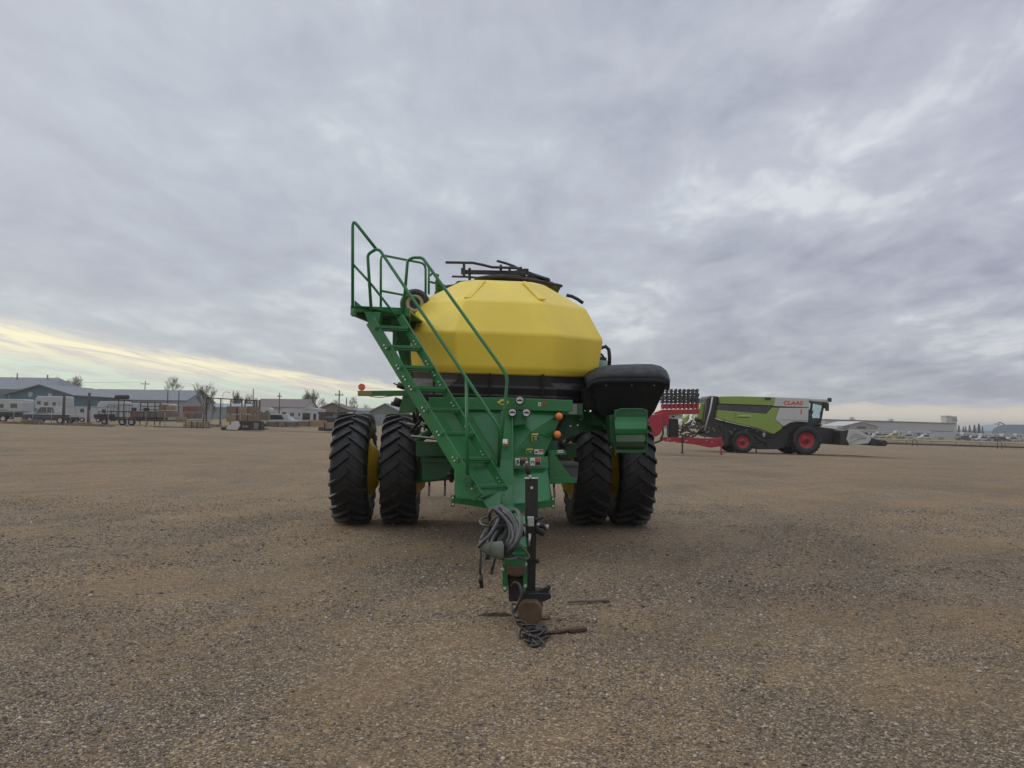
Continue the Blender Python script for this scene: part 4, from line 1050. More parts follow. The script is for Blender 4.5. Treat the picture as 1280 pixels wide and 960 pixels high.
def pickup(label, px, D, L_, bodym, lowm=None, flip=False, rotz=0, cat='pickup truck', group=None):
    t = at('pickup_truck', label, cat, px, D, rotz, group); f = -1 if flip else 1; h = L_ / 2; W_ = 1.9
    X = lambda q: [(f * x, z) for x, z in q]
    mb = MB(); mb.prism(X([(-h, .95), (-h + .1, 1.12), (-h * .52, 1.2), (-h * .52, 1.05), (h, 1.05), (h, .72), (-h, .72)]), 0, W_)
    mb.prism(X([(-h * .55, 1.1), (-h * .28, 1.82), (-h * .2, 1.88), (h * .30, 1.88), (h * .34, 1.1)]), .12, W_ - .12); bp('body', mb, bodym, t, .04)
    mb = MB(); mb.prism(X([(-h, .42), (h, .42), (h, .74), (-h, .74)]), .02, W_ - .02); bp('rocker_panel', mb, lowm or bodym, t, .03)
    mb = MB(); mb.prism(X([(-h * .46, 1.17), (-h * .27, 1.72), (-h * .02, 1.74), (-h * .02, 1.17)]), .10, .14); bp('window', mb, GLASS, t)
    mb = MB(); mb.prism(X([(.04, 1.17), (.04, 1.74), (h * .26, 1.72), (h * .30, 1.17)]), .10, .14); bp('window', mb, GLASS, t)
    for x in (-h * .66, h * .62): wheel_b(t, f * x, .05, .4); wheel_b(t, f * x, W_ - .05, .4)
    return t
def car(label, px, D, bodym, suv=False, flip=False, rotz=0, group=None, cat='car', L_=4.5):
    t = at('parked_car', label, cat, px, D, rotz, group); f = -1 if flip else 1; h = L_ / 2; H = 1.72 if suv else 1.42
    X = lambda q: [(f * x, z) for x, z in q]
    mb = MB(); mb.prism(X([(-h, .35), (-h, .72), (-h * .92, .86), (-h * .5, .95), (h * .8, .98), (h, .9), (h, .35)]), 0, 1.8)
    mb.prism(X([(-h * .52, .93), (-h * .24, H), (h * (.55 if not suv else .8), H), (h * (.8 if not suv else .93), .95)]), .13, 1.67); bp('body', mb, bodym, t, .05)
    mb = MB(); mb.prism(X([(-h * .42, .97), (-h * .22, H - .1), (h * .5, H - .1), (h * .66, .98)]), .11, .14); bp('window', mb, GLASS, t)
    for x in (-h * .62, h * .6): wheel_b(t, f * x, .05, .33, .22); wheel_b(t, f * x, 1.75, .33, .22)
    return t
def camper(name, label, px, D, L_, H, overhang=True, rotz=0, group=None, cat='camper', bodym=None, stripe=None, flip=False):
    """fifth-wheel trailer / motorhome seen from the side"""
    t = at(name, label, cat, px, D, rotz, group); f = -1 if flip else 1; h = L_ / 2; b = .55
    X = lambda q: [(f * x, z) for x, z in q]
    if overhang: q = [(h, b), (h, H * .98), (h * .9, H), (-h * .82, H), (-h * .97, H * .9), (-h, H * .72), (-h * .97, H * .50), (-h * .55, H * .42), (-h * .5, b)]
    else: q = [(h, b), (h, H - .15), (h - .2, H), (-h + .5, H), (-h + .1, H - .35), (-h, b + .7), (-h + .1, b)]
    mb = MB(); mb.prism(X(q), 0, 2.4); bp('body', mb, bodym or WHT, t, .08)
    for x0, x1 in ((-h * .35, -h * .1), (h * .2, h * .42)) if L_ > 4 else ((-h * .2, h * .1),):
        mb = MB(); mb.prism(X([(x0, H * .55), (x1, H * .55), (x1, H * .75), (x0, H * .75)]), -.03, .0); bp('window', mb, GLASS, t)
    if overhang:
        mb = MB(); mb.prism(X([(-h * .86, H * .66), (-h * .6, H * .64), (-h * .6, H * .8), (-h * .82, H * .8)]), -.03, 0); bp('window', mb, GLASS, t)
    mb = MB(); mb.prism(X([(h * .55, b + .1), (h * .72, b + .1), (h * .72, H * .78), (h * .55, H * .78)]), -.03, 0); bp('door', mb, SILV, t)
    if stripe:
        mb = MB(); mb.prism(X([(-h * .5, H * .36), (h * .5, H * .40), (h * .5, H * .46), (-h * .5, H * .50)]), -.02, 0); bp('stripe', mb, stripe, t)
    for x in (h * .12, h * .32): wheel_b(t, f * x, .05, .36)
    return t
def slatted(mb, x0, x1, y0, y1, z0, z1, n, frame=.07):
    for i in range(n):
        a = z0 + (z1 - z0) * i / n; mb.box(x0, x1, y0, y0 + .03, a, a + (z1 - z0) / n * .78); mb.box(x0, x1, y1 - .03, y1, a, a + (z1 - z0) / n * .78)
        mb.box(x0, x0 + .03, y0, y1, a, a + (z1 - z0) / n * .78); mb.box(x1 - .03, x1, y0, y1, a, a + (z1 - z0) / n * .78)
    for x in (x0, x1 - frame): mb.box(x, x + frame, y0 - .03, y0 - .001, z0, z1)
def crate(label, px0, px1, y0, y1, D, mat, dep=1.0, group=None, n=4):
    s = S(D); w_ = (px1 - px0) * s; t = gp((px0 + px1) / 2, D)
    zb = P((px0 + px1) / 2, y1, D).z; zt = P((px0 + px1) / 2, y0, D).z
    mb = MB(); slatted(mb, -w_ / 2, w_ / 2, 0, dep, 0, zt - zb, n); mb.box(-w_ / 2 + .04, w_ / 2 - .04, .04, dep - .04, .02, (zt - zb) - .03)
    o = build('wooden_crate', mb, mat, None); o.location = (t.x, D, zb); return tag(o, label, 'crate', group)
def post(name, label, cat, px, y0, D, r, mat, group=None, y1=None, square=False):
    b = gp(px, D); top = P(px, y0, D).z - b.z; mb = MB()
    if square: mb.box(-r, r, -r, r, -.3, top)
    else: mb.cyl((0, 0, -.3), (0, 0, top), r, r * .8, 10)
    o = build(name, mb, mat, None); o.location = b; return tag(o, label, cat, group)

# ------------------------------------------------------------------ left side of the yard
t = gable('workshop', 'blue workshop with pale gable roof at the far left edge of the yard', 11, 88, 168, 4.9, 6.9, 20, BLUEW, GREYR, over=.8,
          wins=((-2.6, -1.9, 4.5, 5.3, WHT), (1.7, 2.3, 4.3, 5.1, WHT)))
mb = MB(); mb.prismx([(12, -.5), (30, -.5), (30, 6.4), (21, 9.6), (12, 6.4)], -40, -8.5); mb.box(-8.5, -4.0, 12, 30, -.5, 6.0); mb.add([(-8.5, 11.5, 6.4), (-3.6, 11.5, 5.6), (-3.6, 30.5, 5.6), (-8.5, 30.5, 6.4), (-8.5, 21, 9.6)], [(0, 1, 4), (1, 2, 4), (2, 3, 4), (3, 0, 4), (0, 3, 2, 1)]); bp('rear_hall', mb, GREYR, t)
mb = MB(); mb.cyl((-18.2, 20, 9.0), (-18.2, 20, 10.6), .15, n=8); mb.cyl((-10.8, 20, 8.8), (-10.8, 20, 10.3), .18, n=8); bp('roof_vent', mb, GREYW, t)
mb = MB(); mb.box(-7.9, -7.1, -.4, -.1, -.5, 4.7); mb.box(-20, -7.3, -.2, 0, 0, 4.5); bp('side_wall', mb, BLUEW, t)
gable('shed', 'long low grey shed with pale roof behind the white trailers', 98, 232, 196, 4.6, 7.4, 18, GREYW, GREYR, front=False, wins=((-9, -7, 2, 3, WHT), (1, 3, 2, 3, WHT), (8, 10, 2, 3, DARKW)))
gable('shed', 'low building with brown roof behind the gate frame', 316, 380, 205, 3.6, 5.9, 14, CREAMW, BROWNR, front=False, doors=((-3, 0, 2.8, WHT), (2, 4.5, 2.8, DARKW)))
gable('hut', 'small dark hut with low gable roof near the yellow timber', 396, 434, 150, 2.9, 4.1, 8, WOOD_G, BROWNR)
gable('warehouse', 'sage green gabled warehouse glimpsed behind the left dual wheels', 462, 500, 160, 2.9, 4.5, 16, GREENB, GREYW, doors=((-2, 0, 2.4, GREYW),))
gable('warehouse', 'long white low warehouse behind the left dual wheels', 425, 475, 220, 3.3, 4.1, 12, WHT, GREYR, front=False)
gable('warehouse', 'long pale low warehouse beyond the red crates', 228, 316, 240, 3.6, 4.8, 14, GREYW, BLUEG, front=False)
t = gable('garage', 'white flat fronted garage beside the large camper', 375, 397, 118, 2.5, 2.65, 5, WHT, WHT, over=.05, wins=((-.9, .1, 1.1, 2.0, GLASS), (.75, 1.0, 1.1, 1.9, GLASS)))

camper('motorhome', 'white motorhome with dark sloping stripe at the left edge', 6, 112, 5.5, 2.9, False, stripe=GREYW)
camper('camper', 'cream and white cab-over camper behind the two-tone pickup', 61, 108, 4.2, 3.4, True, stripe=SILV)
camper('camper', 'large white fifth wheel camper beside the white garage', 369, 128, 5.2, 2.75, True, stripe=SILV)
camper('camper', 'rounded white camper behind the oval tank stand', 137, 118, 4.2, 3.0, False)
camper('camper', 'long white camper behind the loaded flatbed trailer', 176, 124, 7.5, 2.9, False, flip=True)
camper('camper', 'low white camper roof behind the dark rack', 200, 132, 3.8, 3.0, False)
camper('camper', 'white camper partly hidden by the stacked crates', 321, 140, 5.0, 2.9, True, flip=True)
camper('camper', 'small white camper right of the dark container', 428, 150, 3.2, 2.6, False)
for px, lab in ((95.5, 'white site trailer with one window behind the left gate post'), (122.5, 'white site trailer with one window right of the tall gate post')):
    s = S(100); t = at('site_trailer', lab, 'trailer', px, 100)
    mb = MB(); mb.box(-1.35, 1.35, 0, 2.2, .45, 1.95); bp('body', mb, WHT, t, .03)
    mb = MB(); mb.box(-1.4, 1.4, -.05, 2.25, 1.95, 2.05); bp('roof', mb, SILV, t)
    mb = MB(); mb.box(.45, .95, -.03, 0, 1.25, 1.7); bp('window', mb, DARKW, t)
    mb = MB(); mb.box(-.2, -.15, -.02, 0, .5, 1.9); bp('seam', mb, GREYW, t)
    wheel_b(t, 0, .1, .3); wheel_b(t, .7, .1, .3)
# black flat-deck truck and the two-tone pickup
t = pickup('white pickup with dark lower body parked among trailers on the left', 57, 80, 4.9, WHT, BODYK)
mb = MB(); mb.box(-2.46, 2.46, -.03, .0, .44, .98); bp('side_cladding', mb, BODYK, t, .01)
t = at('flat_deck_truck', 'white cab truck with long black flat deck at the left edge', 'truck', 16, 84)
mb = MB(); mb.box(-.75, .75, .2, 2.1, 1.2, 2.25); bp('cab', mb, WHT, t, .06)
mb = MB(); mb.box(-.45, .25, .15, .2, 1.6, 2.05); bp('window', mb, GLASS, t)
mb = MB(); mb.box(-2.6, 2.4, 0, 2.3, .9, 1.15); mb.box(-2.6, 1.8, .3, 2.0, .55, .9); bp('deck', mb, BODYK, t, .03)
for x in (-1.9, -1.1, 1.5): wheel_b(t, x, .1, .42)
mb = MB(); mb.box(1.8, 2.3, 0, 2.2, .4, .9); bp('front_bumper', mb, BODYK, t)

# gate posts and yard fence on the left
post('gate_post', 'thick dark post right of the two-tone pickup', 'post', 79, 491.5, 76, .15, POLE, 'dark yard gate posts')
post('gate_post', 'thick dark post between the two white site trailers', 'post', 110.5, 491, 78, .16, POLE, 'dark yard gate posts')
t = at('chain_link_fence', 'low wire fence with thin posts along the left yard edge', 'fence', 130, 77.5)
for k in range(14):
    mb = MB(); x = -13 + k * 1.9 + 2; zz = gz(t.location.x + x, 77.5) - t.location.z; mb.cyl((x, 0, zz - .1), (x, 0, zz + 1.55), .03, n=6); bp('post', mb, GREYW, t)
mb = MB()
for z in (.35, .8, 1.2, 1.52):
    for k in range(13):
        x = -11 + k * 1.9; z0 = gz(t.location.x + x, 77.5) - t.location.z; z1 = gz(t.location.x + x + 1.9, 77.5) - t.location.z
        mb.beam((x, 0, z0 + z), (x + 1.9, 0, z1 + z), .012, .012)
bp('wire', mb, GREYW, t)

# loaded flatbed trailer
t = at('flatbed_trailer', 'dark tandem axle flatbed trailer loaded with crates on the left', 'trailer', 172, 84)
mb = MB(); mb.box(-4.3, 2.2, 0, 2.3, .78, .95); mb.box(-4.3, 2.2, .1, .25, .6, .78); mb.box(2.2, 3.4, .9, 1.3, .55, .7); mb.box(-.2, 3.9, .3, .5, .55, .72); bp('deck', mb, STEELK, t)
mb = MB()
for k in range(10): mb.box(-4.3 + k * .7, -4.24 + k * .7, -.04, 0, .95, 1.5)
mb.box(-4.3, 2.1, -.04, 0, 1.45, 1.52); mb.box(-4.3, -2.6, -.03, 0, 1.0, 1.1); mb.box(-4.3, -2.2, -.03, 0, 1.2, 1.28); bp('side_rail', mb, STEELK, t)
for x in (-1.62, -.62): wheel_b(t, x, -.02, .39, rimm=WHT)
mb = MB(); mb.box(-2.1, -.1, -.05, .2, .82, .88); bp('mudguard', mb, WOOD_R, t)
s = S(85)
for i, (a, b, y0, y1, m_, lab) in enumerate(((163, 172, 513.5, 521.5, WOOD_R, 'reddish crate at the left end of the trailer load'), (172, 181, 513.5, 521.5, WOOD, 'square brown crate second from the left on the trailer'),
        (183, 193, 513.5, 521.5, WOOD_G, 'greyish slatted crate in the middle of the trailer load'), (193.5, 203, 513, 521.5, WOOD, 'brown crate right of the greyish one on the trailer'),
        (203.5, 211, 513, 521.5, WOOD_G, 'narrow greyish crate towards the right of the trailer load'), (211.5, 219, 513.5, 521.5, WOOD, 'brown crate at the right end of the trailer load'),
        (198, 205, 505, 512.5, WOOD, 'left upper brown crate above the trailer load'), (206.5, 215, 507, 512.5, WOOD_Y, 'right upper pale crate above the trailer load'))):
    crate(lab, a, b, y0, y1, 84.6, m_, 1.1, 'crates on the flatbed trailer')
for i, (a, b, y0, y1, m_, lab) in enumerate(((228, 235.5, 507.5, 514.5, WOOD_R, 'red crate at the top left of the red stack'), (236, 243, 507.5, 514.5, WOOD_R, 'red crate at the top middle of the red stack'), (243.5, 251, 507.5, 514.5, WOOD, 'brown crate at the top right of the red stack'),
        (228, 235.5, 515.2, 523, WOOD_R, 'red crate at the bottom left of the red stack'), (236, 243, 515.2, 523, WOOD, 'brown crate at the bottom middle of the red stack'), (243.5, 251, 515.2, 523, WOOD_G, 'greyish crate at the bottom right of the red stack'),
        (219, 228, 521, 528, WOOD_Y, 'pale canvas coloured crate left of the low slatted bin'))):
    crate(lab, a, b, y0, y1, 88 if i < 6 else 81, m_, 1.1, 'crates stacked beyond the flatbed trailer')
t = at('pallet_rack', 'low black pallet frame holding pale slatted bins', 'rack', 246, 79)
mb = MB()
for z in (.08, .78): mb.box(-4.4, 1.2, 0, .05, z, z + .05); mb.box(-1.2, 1.2, 1.0, 1.05, z, z + .05)
for x in (-1.2, -.6, 0, .6, 1.15): mb.box(x, x + .05, -.001, .051, .0, .82)
bp('frame', mb, STEELK, t)
for x in (-.75, 0, .75):
    mb = MB(); slatted(mb, x - .35, x + .3, .08, .9, .14, .72, 4); bp('slatted_bin', mb, WOOD_Y, t)
# dark oval tank on two posts, dark rack
t = at('elevated_tank', 'dark oval tank raised on two thin posts above the trailer', 'tank', 149.5, 82)
z = P(149.5, 496.2, 82).z - t.location.z
mb = MB(); mb.lathe([(-.78, .0), (-.77, .12), (-.68, .24), (.68, .24), (.77, .12), (.78, 0)], 20, 'x', (0, .3, z)); bp('tank_body', mb, TARPK, t)
for x in (-.32, .26): mb = MB(); mb.box(x - .035, x + .035, .27, .33, .4, z - .2); bp('leg', mb, STEELK, t)
t = at('steel_rack', 'black welded pipe rack standing behind the loaded trailer', 'rack', 187, 90)
for x in (-1.15, -.3, .55, 1.2):
    mb = MB(); mb.box(x - .04, x + .04, 0, .08, 0, P(187, 503, 90).z - t.location.z); bp('post', mb, STEELK, t)
mb = MB()
for y in (503.5, 508, 512): z = P(187, y, 90).z - t.location.z; mb.box(-1.2, 1.25, .0, .09, z - .04, z + .04)
bp('rail', mb, STEELK, t)
t = at('mesh_trailer', 'dark mesh sided cargo trailer under the oval tank', 'trailer', 149, 86)
mb = MB(); z1 = P(149, 506, 86).z - t.location.z; z0 = .75
for k in range(9): x = -1.35 + k * .34; mb.box(x, x + .03, 0, .04, z0, z1)
for z in (z0, (z0 + z1) / 2, z1 - .06): mb.box(-1.35, 1.4, -.005, .045, z, z + .06)
bp('side_mesh', mb, STEELK, t)
mb = MB(); mb.box(-2.8, 1.4, .05, 2.0, .6, .78); mb.box(-2.9, -1.4, .05, 1.9, .78, 1.15); bp('deck', mb, DKM, t)
wheel_b(t, -1.6, -.02, .36)

# overhead gate frame
t = at('pipe_gantry', 'tall dark pipe frame with sloping top beam on the left', 'gantry', 258, 95)
def zl(px, y, D): return P(px, y, D).z - t.location.z
mb = MB()
xs_ = [(258, 0), (275.5, 0), (277, 3), (292, 4), (295, 2), (307, 4), (311, 2), (324.5, 0)]
tops = lambda px: 497.2 + (px - 258) * .057
for px, dy in xs_:
    x = P(px, 510, 95).x - t.location.x; zg = gz(x + t.location.x, 95 + dy) - t.location.z
    mb = MB(); mb.box(x - .06, x + .06, dy, dy + .12, zg - .1, zl(px, tops(px), 95 + dy)); bp('post', mb, STEELK, t)
mb = MB()
for dy in (0, 3):
    a = P(258, tops(258), 95 + dy) - t.location; b = P(325, tops(325), 95 + dy) - t.location; mb.beam(a, b, .1, .12)
bp('top_beam', mb, STEELK, t)
mb = MB(); a = P(259, 512, 95.2) - t.location; b = P(275, 512, 95.2) - t.location; mb.beam(a, b, .06, .06); mb.beam(P(263, 523, 95.2) - t.location, P(274, 513, 95.2) - t.location, .05, .05)
bp('gate_rail', mb, GREYW, t)
# crates stacked behind the header piece
k = 0
for r_, (y0, y1) in enumerate(((507.5, 517), (518, 527))):
    for c_, (a, b) in enumerate(((283, 295), (297, 309), (310, 320))):
        lab = ('upper ' if r_ == 0 else 'lower ') + ('left', 'middle', 'right')[c_] + ' pale wooden crate of the stack behind the grey wedge'
        crate(lab, a, b, y0, y1, 88, (WOOD, WOOD_Y, WOOD)[(c_ + r_) % 3], 1.2, 'pale crates behind the grey wedge', 5)
crate('small pale crate right of the stack behind the grey wedge', 322, 334, 515, 525.5, 92, WOOD, 1.2, None, 4)
# detached header lying on the gravel
t = at('combine_header', 'dark harvester pickup with light grey end shield lying left of the wheels', 'harvester header', 301, 75)
mb = MB(); mb.box(-.1, 1.95, 0, 1.2, .05, .75); mb.box(-.2, 2.1, .1, .3, .72, .95); mb.cyl((-2.0, .6, .25), (-.3, .6, .35), .22, n=12); mb.box(-2.0, -.3, .3, 1.0, .03, .2)
for x in (.2, .7, 1.2, 1.7): mb.box(x, x + .1, -.08, 0, .05, .85)
bp('frame', mb, DKM, t)
mb = MB(); mb.prism([(-1.35, .1), (-1.25, .35), (-.5, .92), (-.2, .9), (.0, .5), (-.25, .06)], -.2, .1); bp('end_shield', mb, LGREY, t, .03)
mb = MB(); mb.prism([(1.3, .15), (1.75, .15), (1.85, .75), (1.35, .8)], -.14, -.09); mb.box(.2, .8, -.12, -.05, .3, .55); bp('panel', mb, MIDM, t)
# low pallet piles and timber
for a, b, y0, y1, m_, lab in ((333, 346, 526.5, 533, WOOD_G, 'low greyish pallet pile left of the low brown piles'), (347, 356, 526.5, 533, WOOD, 'low brown pallet pile in the row left of the wheels'), (357, 371, 527, 533.4, WOOD_G, 'low wide grey pallet pile in the row left of the wheels'),
        (372, 386, 526, 533.4, WOOD, 'brown pallet pile just left of the yellow timber'), (387.5, 405, 525, 534, WOOD_Y, 'yellow timber crate left of the wheels, the larger'), (407, 421, 527.5, 535.5, WOOD_Y, 'yellow timber crate half hidden by the left wheel')):
    crate(lab, a, b, y0, y1, 79, m_, 1.2, 'low timber piles by the left wheels', 3)
t = at('container', 'black open sided container behind the yellow timber', 'container', 407, 88)
z1 = P(407, 514.5, 88).z - t.location.z
mb = MB(); mb.box(-.8, .85, 0, 2, 0, z1 - .3); bp('body', mb, DARKW, t); mb = MB(); mb.box(-.88, .93, -.05, 2.05, z1 - .28, z1 - .05); bp('lid', mb, TARPK, t)
t = at('covered_pile', 'low dark tarpaulin covered pile beside the left wheel', 'covered pile', 412.5, 82)
mb = MB(); z1 = P(412, 520.5, 82).z - t.location.z
mb.rings([[V((x, y, z)) for x, y in ((-.65, 0), (.7, 0), (.7, 1), (-.65, 1))] for z in (.1,)] + [[V((x, y, z1 - .15)) for x, y in ((-.62, 0), (.66, 0), (.66, 1), (-.62, 1))], [V((x, y, z1)) for x, y in ((-.35, .2), (.45, .2), (.45, .8), (-.35, .8))]]); bp('tarpaulin', mb, TARPK, t, .05)
car('white pickup like car left of the large camper', 341, 104, WHT, True)
car('white rounded car just left of the red framed camper', 355, 106, WHT, False, flip=True)

# weeds along the left fence: uncountable dry stalks
def weeds(name, pts, mat, n, h):
    mb = MB(); r = random.Random(11)
    for (px, D, rad_, hh) in pts:
        c = gp(px, D); hh *= .62
        for i in range(n):
            a = r.uniform(0, 2 * PI); q = rad_ * r.random() ** .5; x = c.x + math.cos(a) * q; y = c.y + math.sin(a) * q * .6; z = gz(x, y)
            H = hh * r.uniform(.4, 1); dx, dy = r.uniform(-.25, .25) * H, r.uniform(-.2, .2) * H; w_ = .02
            mb.add([(x - w_, y, z), (x + w_, y, z), (x + dx, y + dy, z + H)], [(0, 1, 2)])
            if i % 3 == 0:
                mb.add([(x + dx * .5 - .09, y, z + H * .5), (x + dx * .5 + .09, y + .03, z + H * .55), (x + dx * .6, y + dy, z + H * .8)], [(0, 1, 2)])
    o = build(name, mb, mat, None, fixn=False); o['kind'] = 'stuff'; return o
STALK = surf('dry_stalk', (.25, .20, .14), .95, var=.2, scale=1)
o = weeds('dry_weeds', [(38, 76, 1.0, 1.1), (44, 76, .8, .9), (8, 76.5, 1.2, .55), (22, 76.5, 1, .5), (60, 76, 1.2, .5), (75, 76, 1, .5), (92, 76, 1.2, .6), (104, 76, 1, .8), (116, 75.5, 1.0, .6), (130, 75, 1, .4), (263, 92, 1.2, .7), (270, 91, 1.2, .7), (255, 92, 1, .6), (240, 90, 1, .5), (325, 84, 1, .4)], STALK, 170, 1)

# ------------------------------------------------------------------ right side: town edge, far vehicles
def far_gable(*a, **k): return gable(*a, **k)
t = at('long_warehouse', 'long pale grey warehouse stretching behind the combine header', 'building', 1112, 400)
s = S(400); zt0 = P(1028, 525.2, 400).z - t.location.z; zt1 = P(1189, 530.2, 400).z - t.location.z; h = 161 / 2 * s
mb = MB(); mb.hexa([(-h, 0, -3), (h, 0, -3), (h, 25, -3), (-h, 25, -3)], [(-h, 0, zt0), (h, 0, zt1), (h, 25, zt1), (-h, 25, zt0)]); bp('wall', mb, surf('pale_grey_cladding', (.36, .37, .37), .6, var=.06, scale=.1), t)
mb = MB(); mb.hexa([(-h - .5, -.4, zt0 + .02), (h + .5, -.4, zt1 + .02), (h + .5, 25.4, zt1 + .02), (-h - .5, 25.4, zt0 + .02)], [(-h - .5, -.4, zt0 + .6), (h + .5, -.4, zt1 + .6), (h + .5, 25.4, zt1 + .6), (-h - .5, 25.4, zt0 + .6)]); bp('roof', mb, surf('rust_red_roof', (.16, .11, .10), .7), t)
for x, w_, hh in ((-18, 3, 3), (4, 3, 2.8), (24, 4, 3.2)): mb = MB(); mb.box(x, x + w_, -.1, -.02, -2, hh); bp('door', mb, GREYW, t)
t = gable('workshop', 'beige gabled workshop in front of the long pale warehouse', 1056, 1097, 320, (GY(1075, 320) - 532.5) * S(320), (GY(1075, 320) - 527.3) * S(320), 22, surf('tan_cladding', (.28, .265, .235), .7, var=.06), surf('pale_roof', (.46, .46, .45), .5), over=.6, wins=((-1.5, 1.9, (GY(1075, 320) - 535.5) * S(320), (GY(1075, 320) - 533.3) * S(320), DARKW), (-5.6, -4.9, (GY(1075, 320) - 534.5) * S(320), (GY(1075, 320) - 533.4) * S(320), DARKW)))
mb = MB(); mb.box(-9.6, -6.95, 1, 20, 0, (GY(1060, 320) - 532) * S(320)); bp('side_wing', mb, WHT, t)
t = at('silo_tower', 'tall cream tower at the right end of the long warehouse', 'tower', 1189.5, 405)
s = S(405); zt = P(1189, 520.4, 405).z - t.location.z
mb = MB(); mb.box(-6.6 * s, 6.6 * s, 0, 5, -2, zt); bp('wall', mb, surf('cream_tower', (.46, .45, .38), .7, var=.05), t)
mb = MB(); mb.box(.5 * s, 6.9 * s, -.2, 0, zt - 2.6, zt - 1.2); bp('louvre', mb, GREYW, t)
mb = MB(); mb.box(-6.9 * s, -1.0 * s, -.3, 5.2, zt + .02, zt + .35); mb.box(.2 * s, 6.9 * s, -.3, 5.2, zt - .3, zt - .02 + .04); bp('parapet', mb, WHT, t)
t = at('quonset_hall', 'wide blue grey hall with arched roof at the right edge', 'building', 1266, 420)
s = S(420); q = [(1240, 546), (1240, 538.5), (1243, 535.2), (1248, 532.4), (1254, 531.2), (1262, 530.7), (1300, 531), (1310, 540), (1310, 546)]
mb = MB(); mb.prism([(P(a, y, 420).x - t.location.x, P(a, y, 420).z - t.location.z) for a, y in q], 0, 16); bp('shell', mb, BLUEG, t)
mb = MB(); c_ = P(1254, 530.6, 420) - t.location; mb.tube([c_ + V((-.6, 3, -.5)), c_ + V((-.6, 3, .8)), c_ + V((.2, 3, 1.3)), c_ + V((1.4, 3, .6)), c_ + V((2.6, 3, .1))], .3, 6); bp('roof_duct', mb, DARKW, t)
s = S(290)
camper('semi_trailer', 'silver grey semi trailer parked before the long warehouse', 1151, 296, 8.2, 2.8, False, cat='semi trailer', bodym=SILV)
t = at('cargo_trailer', 'white box trailer with dark roof edge right of the silver trailer', 'trailer', 1178, 286)
mb = MB(); mb.box(-4.3, 4.3, 0, 2.4, .4, 3.0); bp('body', mb, WHT, t, .05); mb = MB(); mb.box(-4.2, 4.0, -.05, 2.4, 3.02, 3.2); bp('roof', mb, DARKW, t)
mb = MB(); mb.box(-6.0, -4.5, 0, 2.2, .9, 2.6); bp('nose', mb, SILV, t, .05)
mb = MB(); mb.box(-5.5, -5.0, -.05, 0, 1.5, 2.1); bp('window', mb, DARKW, t)
for x in (-1, 0): wheel_b(t, x, .1, .45)
items = (('camper', 'white motorhome first right of the white box trailer', 1198, 292, 4.2, 2.9, False), ('camper', 'white cab-over motorhome second right of the white box trailer', 1210, 288, 3.6, 2.9, True), ('camper', 'white camper below the row of conifers, third from the box trailer', 1221, 294, 3.4, 2.7, False),
         ('camper', 'white camper at the left end of the blue grey hall', 1233, 290, 3.6, 2.6, True), ('camper', 'long white camper in front of the arched hall', 1246, 300, 5.0, 2.7, False), ('camper', 'white domed camper second from the right edge', 1260, 288, 3.8, 2.8, True), ('camper', 'white domed camper cut by the right edge', 1276, 286, 3.6, 2.9, True))
for nm, lab, px, D, L_, H, ov in items: camper(nm, lab, px, D, L_, H, ov, group='campers parked on the far right')
cars = ((1100, 262, WHT, 'white car just right of the header tip'), (1108, 274, LGREY, 'pale grey car second right of the header tip'), (1092, 282, WHT, 'white car right behind the header arm'), (1135, 276, WHT, 'white car at the left end of the silver trailer'), (1157, 268, LGREY, 'pale car in front of the silver trailer'),
        (1205, 270, BODYK, 'dark car below the first white motorhome'), (1217, 272, WHT, 'white car below the conifers'), (1229, 268, WHT, 'white car before the left end of the hall'), (1242, 268, LGREY, 'pale grey car before the arched hall'), (1254, 266, BODYK, 'dark car before the arched hall'), (1268, 270, WHT, 'white car near the right edge before the hall'))
for px, D, m_, lab in cars: car(lab, px, D, m_, True, flip=px % 2 == 0, group='cars parked on the far right')
pickup('yellow pickup truck parked beyond the header tip', 1119, 266, 5.2, surf('faded_yellow', (.42, .33, .10), .5), None)
camper('camper', 'white camper behind the yellow pickup truck', 1126, 276, 3.4, 2.8, True)
camper('camper', 'pale camper behind the header, left of the yellow pickup', 1104, 292, 4.0, 2.4, False, bodym=SILV)
# fence rail along the far side of the yard, hoop posts
def yf(x): return 131 + .10 * (x - 60)
t = thing('rail_fence', 'low dark rail fence along the far right side of the yard', 'fence', (90, 134, gz(90, 134)))
mb = MB(); mb2 = []
for k in range(26):
    x0, x1 = 36 + k * 4.5, 36 + (k + 1) * 4.5; y0, y1 = yf(x0), yf(x1); z0, z1 = gz(x0, y0), gz(x1, y1)
    a, b = V((x0, y0, z0)), V((x1, y1, z1)); mb.beam(a + V((0, 0, .12)), b + V((0, 0, .12)), .2, .22)
    q = MB(); q.beam(a + V((0, 0, -.1)), a + V((0, 0, .75)), .06, .06); build('post', q, STEELK, t, world=True)
build('ground_rail', mb, STEELK, t, world=True)
mb = MB()
for k in range(26):
    x0, x1 = 36 + k * 4.5, 36 + (k + 1) * 4.5; y0, y1 = yf(x0), yf(x1); a, b = V((x0, y0, gz(x0, y0) + .7)), V((x1, y1, gz(x1, y1) + .7)); mb.beam(a, b, .02, .02)
build('wire', mb, STEELK, t, world=True)
for px, py0, lab in ((1143, 549.5, 'dark steel hoop standing by the fence, the left one'), (1249, 551.5, 'dark steel hoop standing by the fence, the right one')):
    c_ = gp(px, 118); H = P(px, py0, 118).z - c_.z; mb = MB(); mb.tube([(-.32, 0, -.1), (-.3, 0, H * .8), (-.15, 0, H), (.2, .0, H * .97), (.34, 0, H * .7), (.38, 0, -.1)], .05, 8)
    o = build('steel_hoop', mb, STEELK, None); o.location = c_; tag(o, lab, 'hoop', 'steel hoops by the fence')
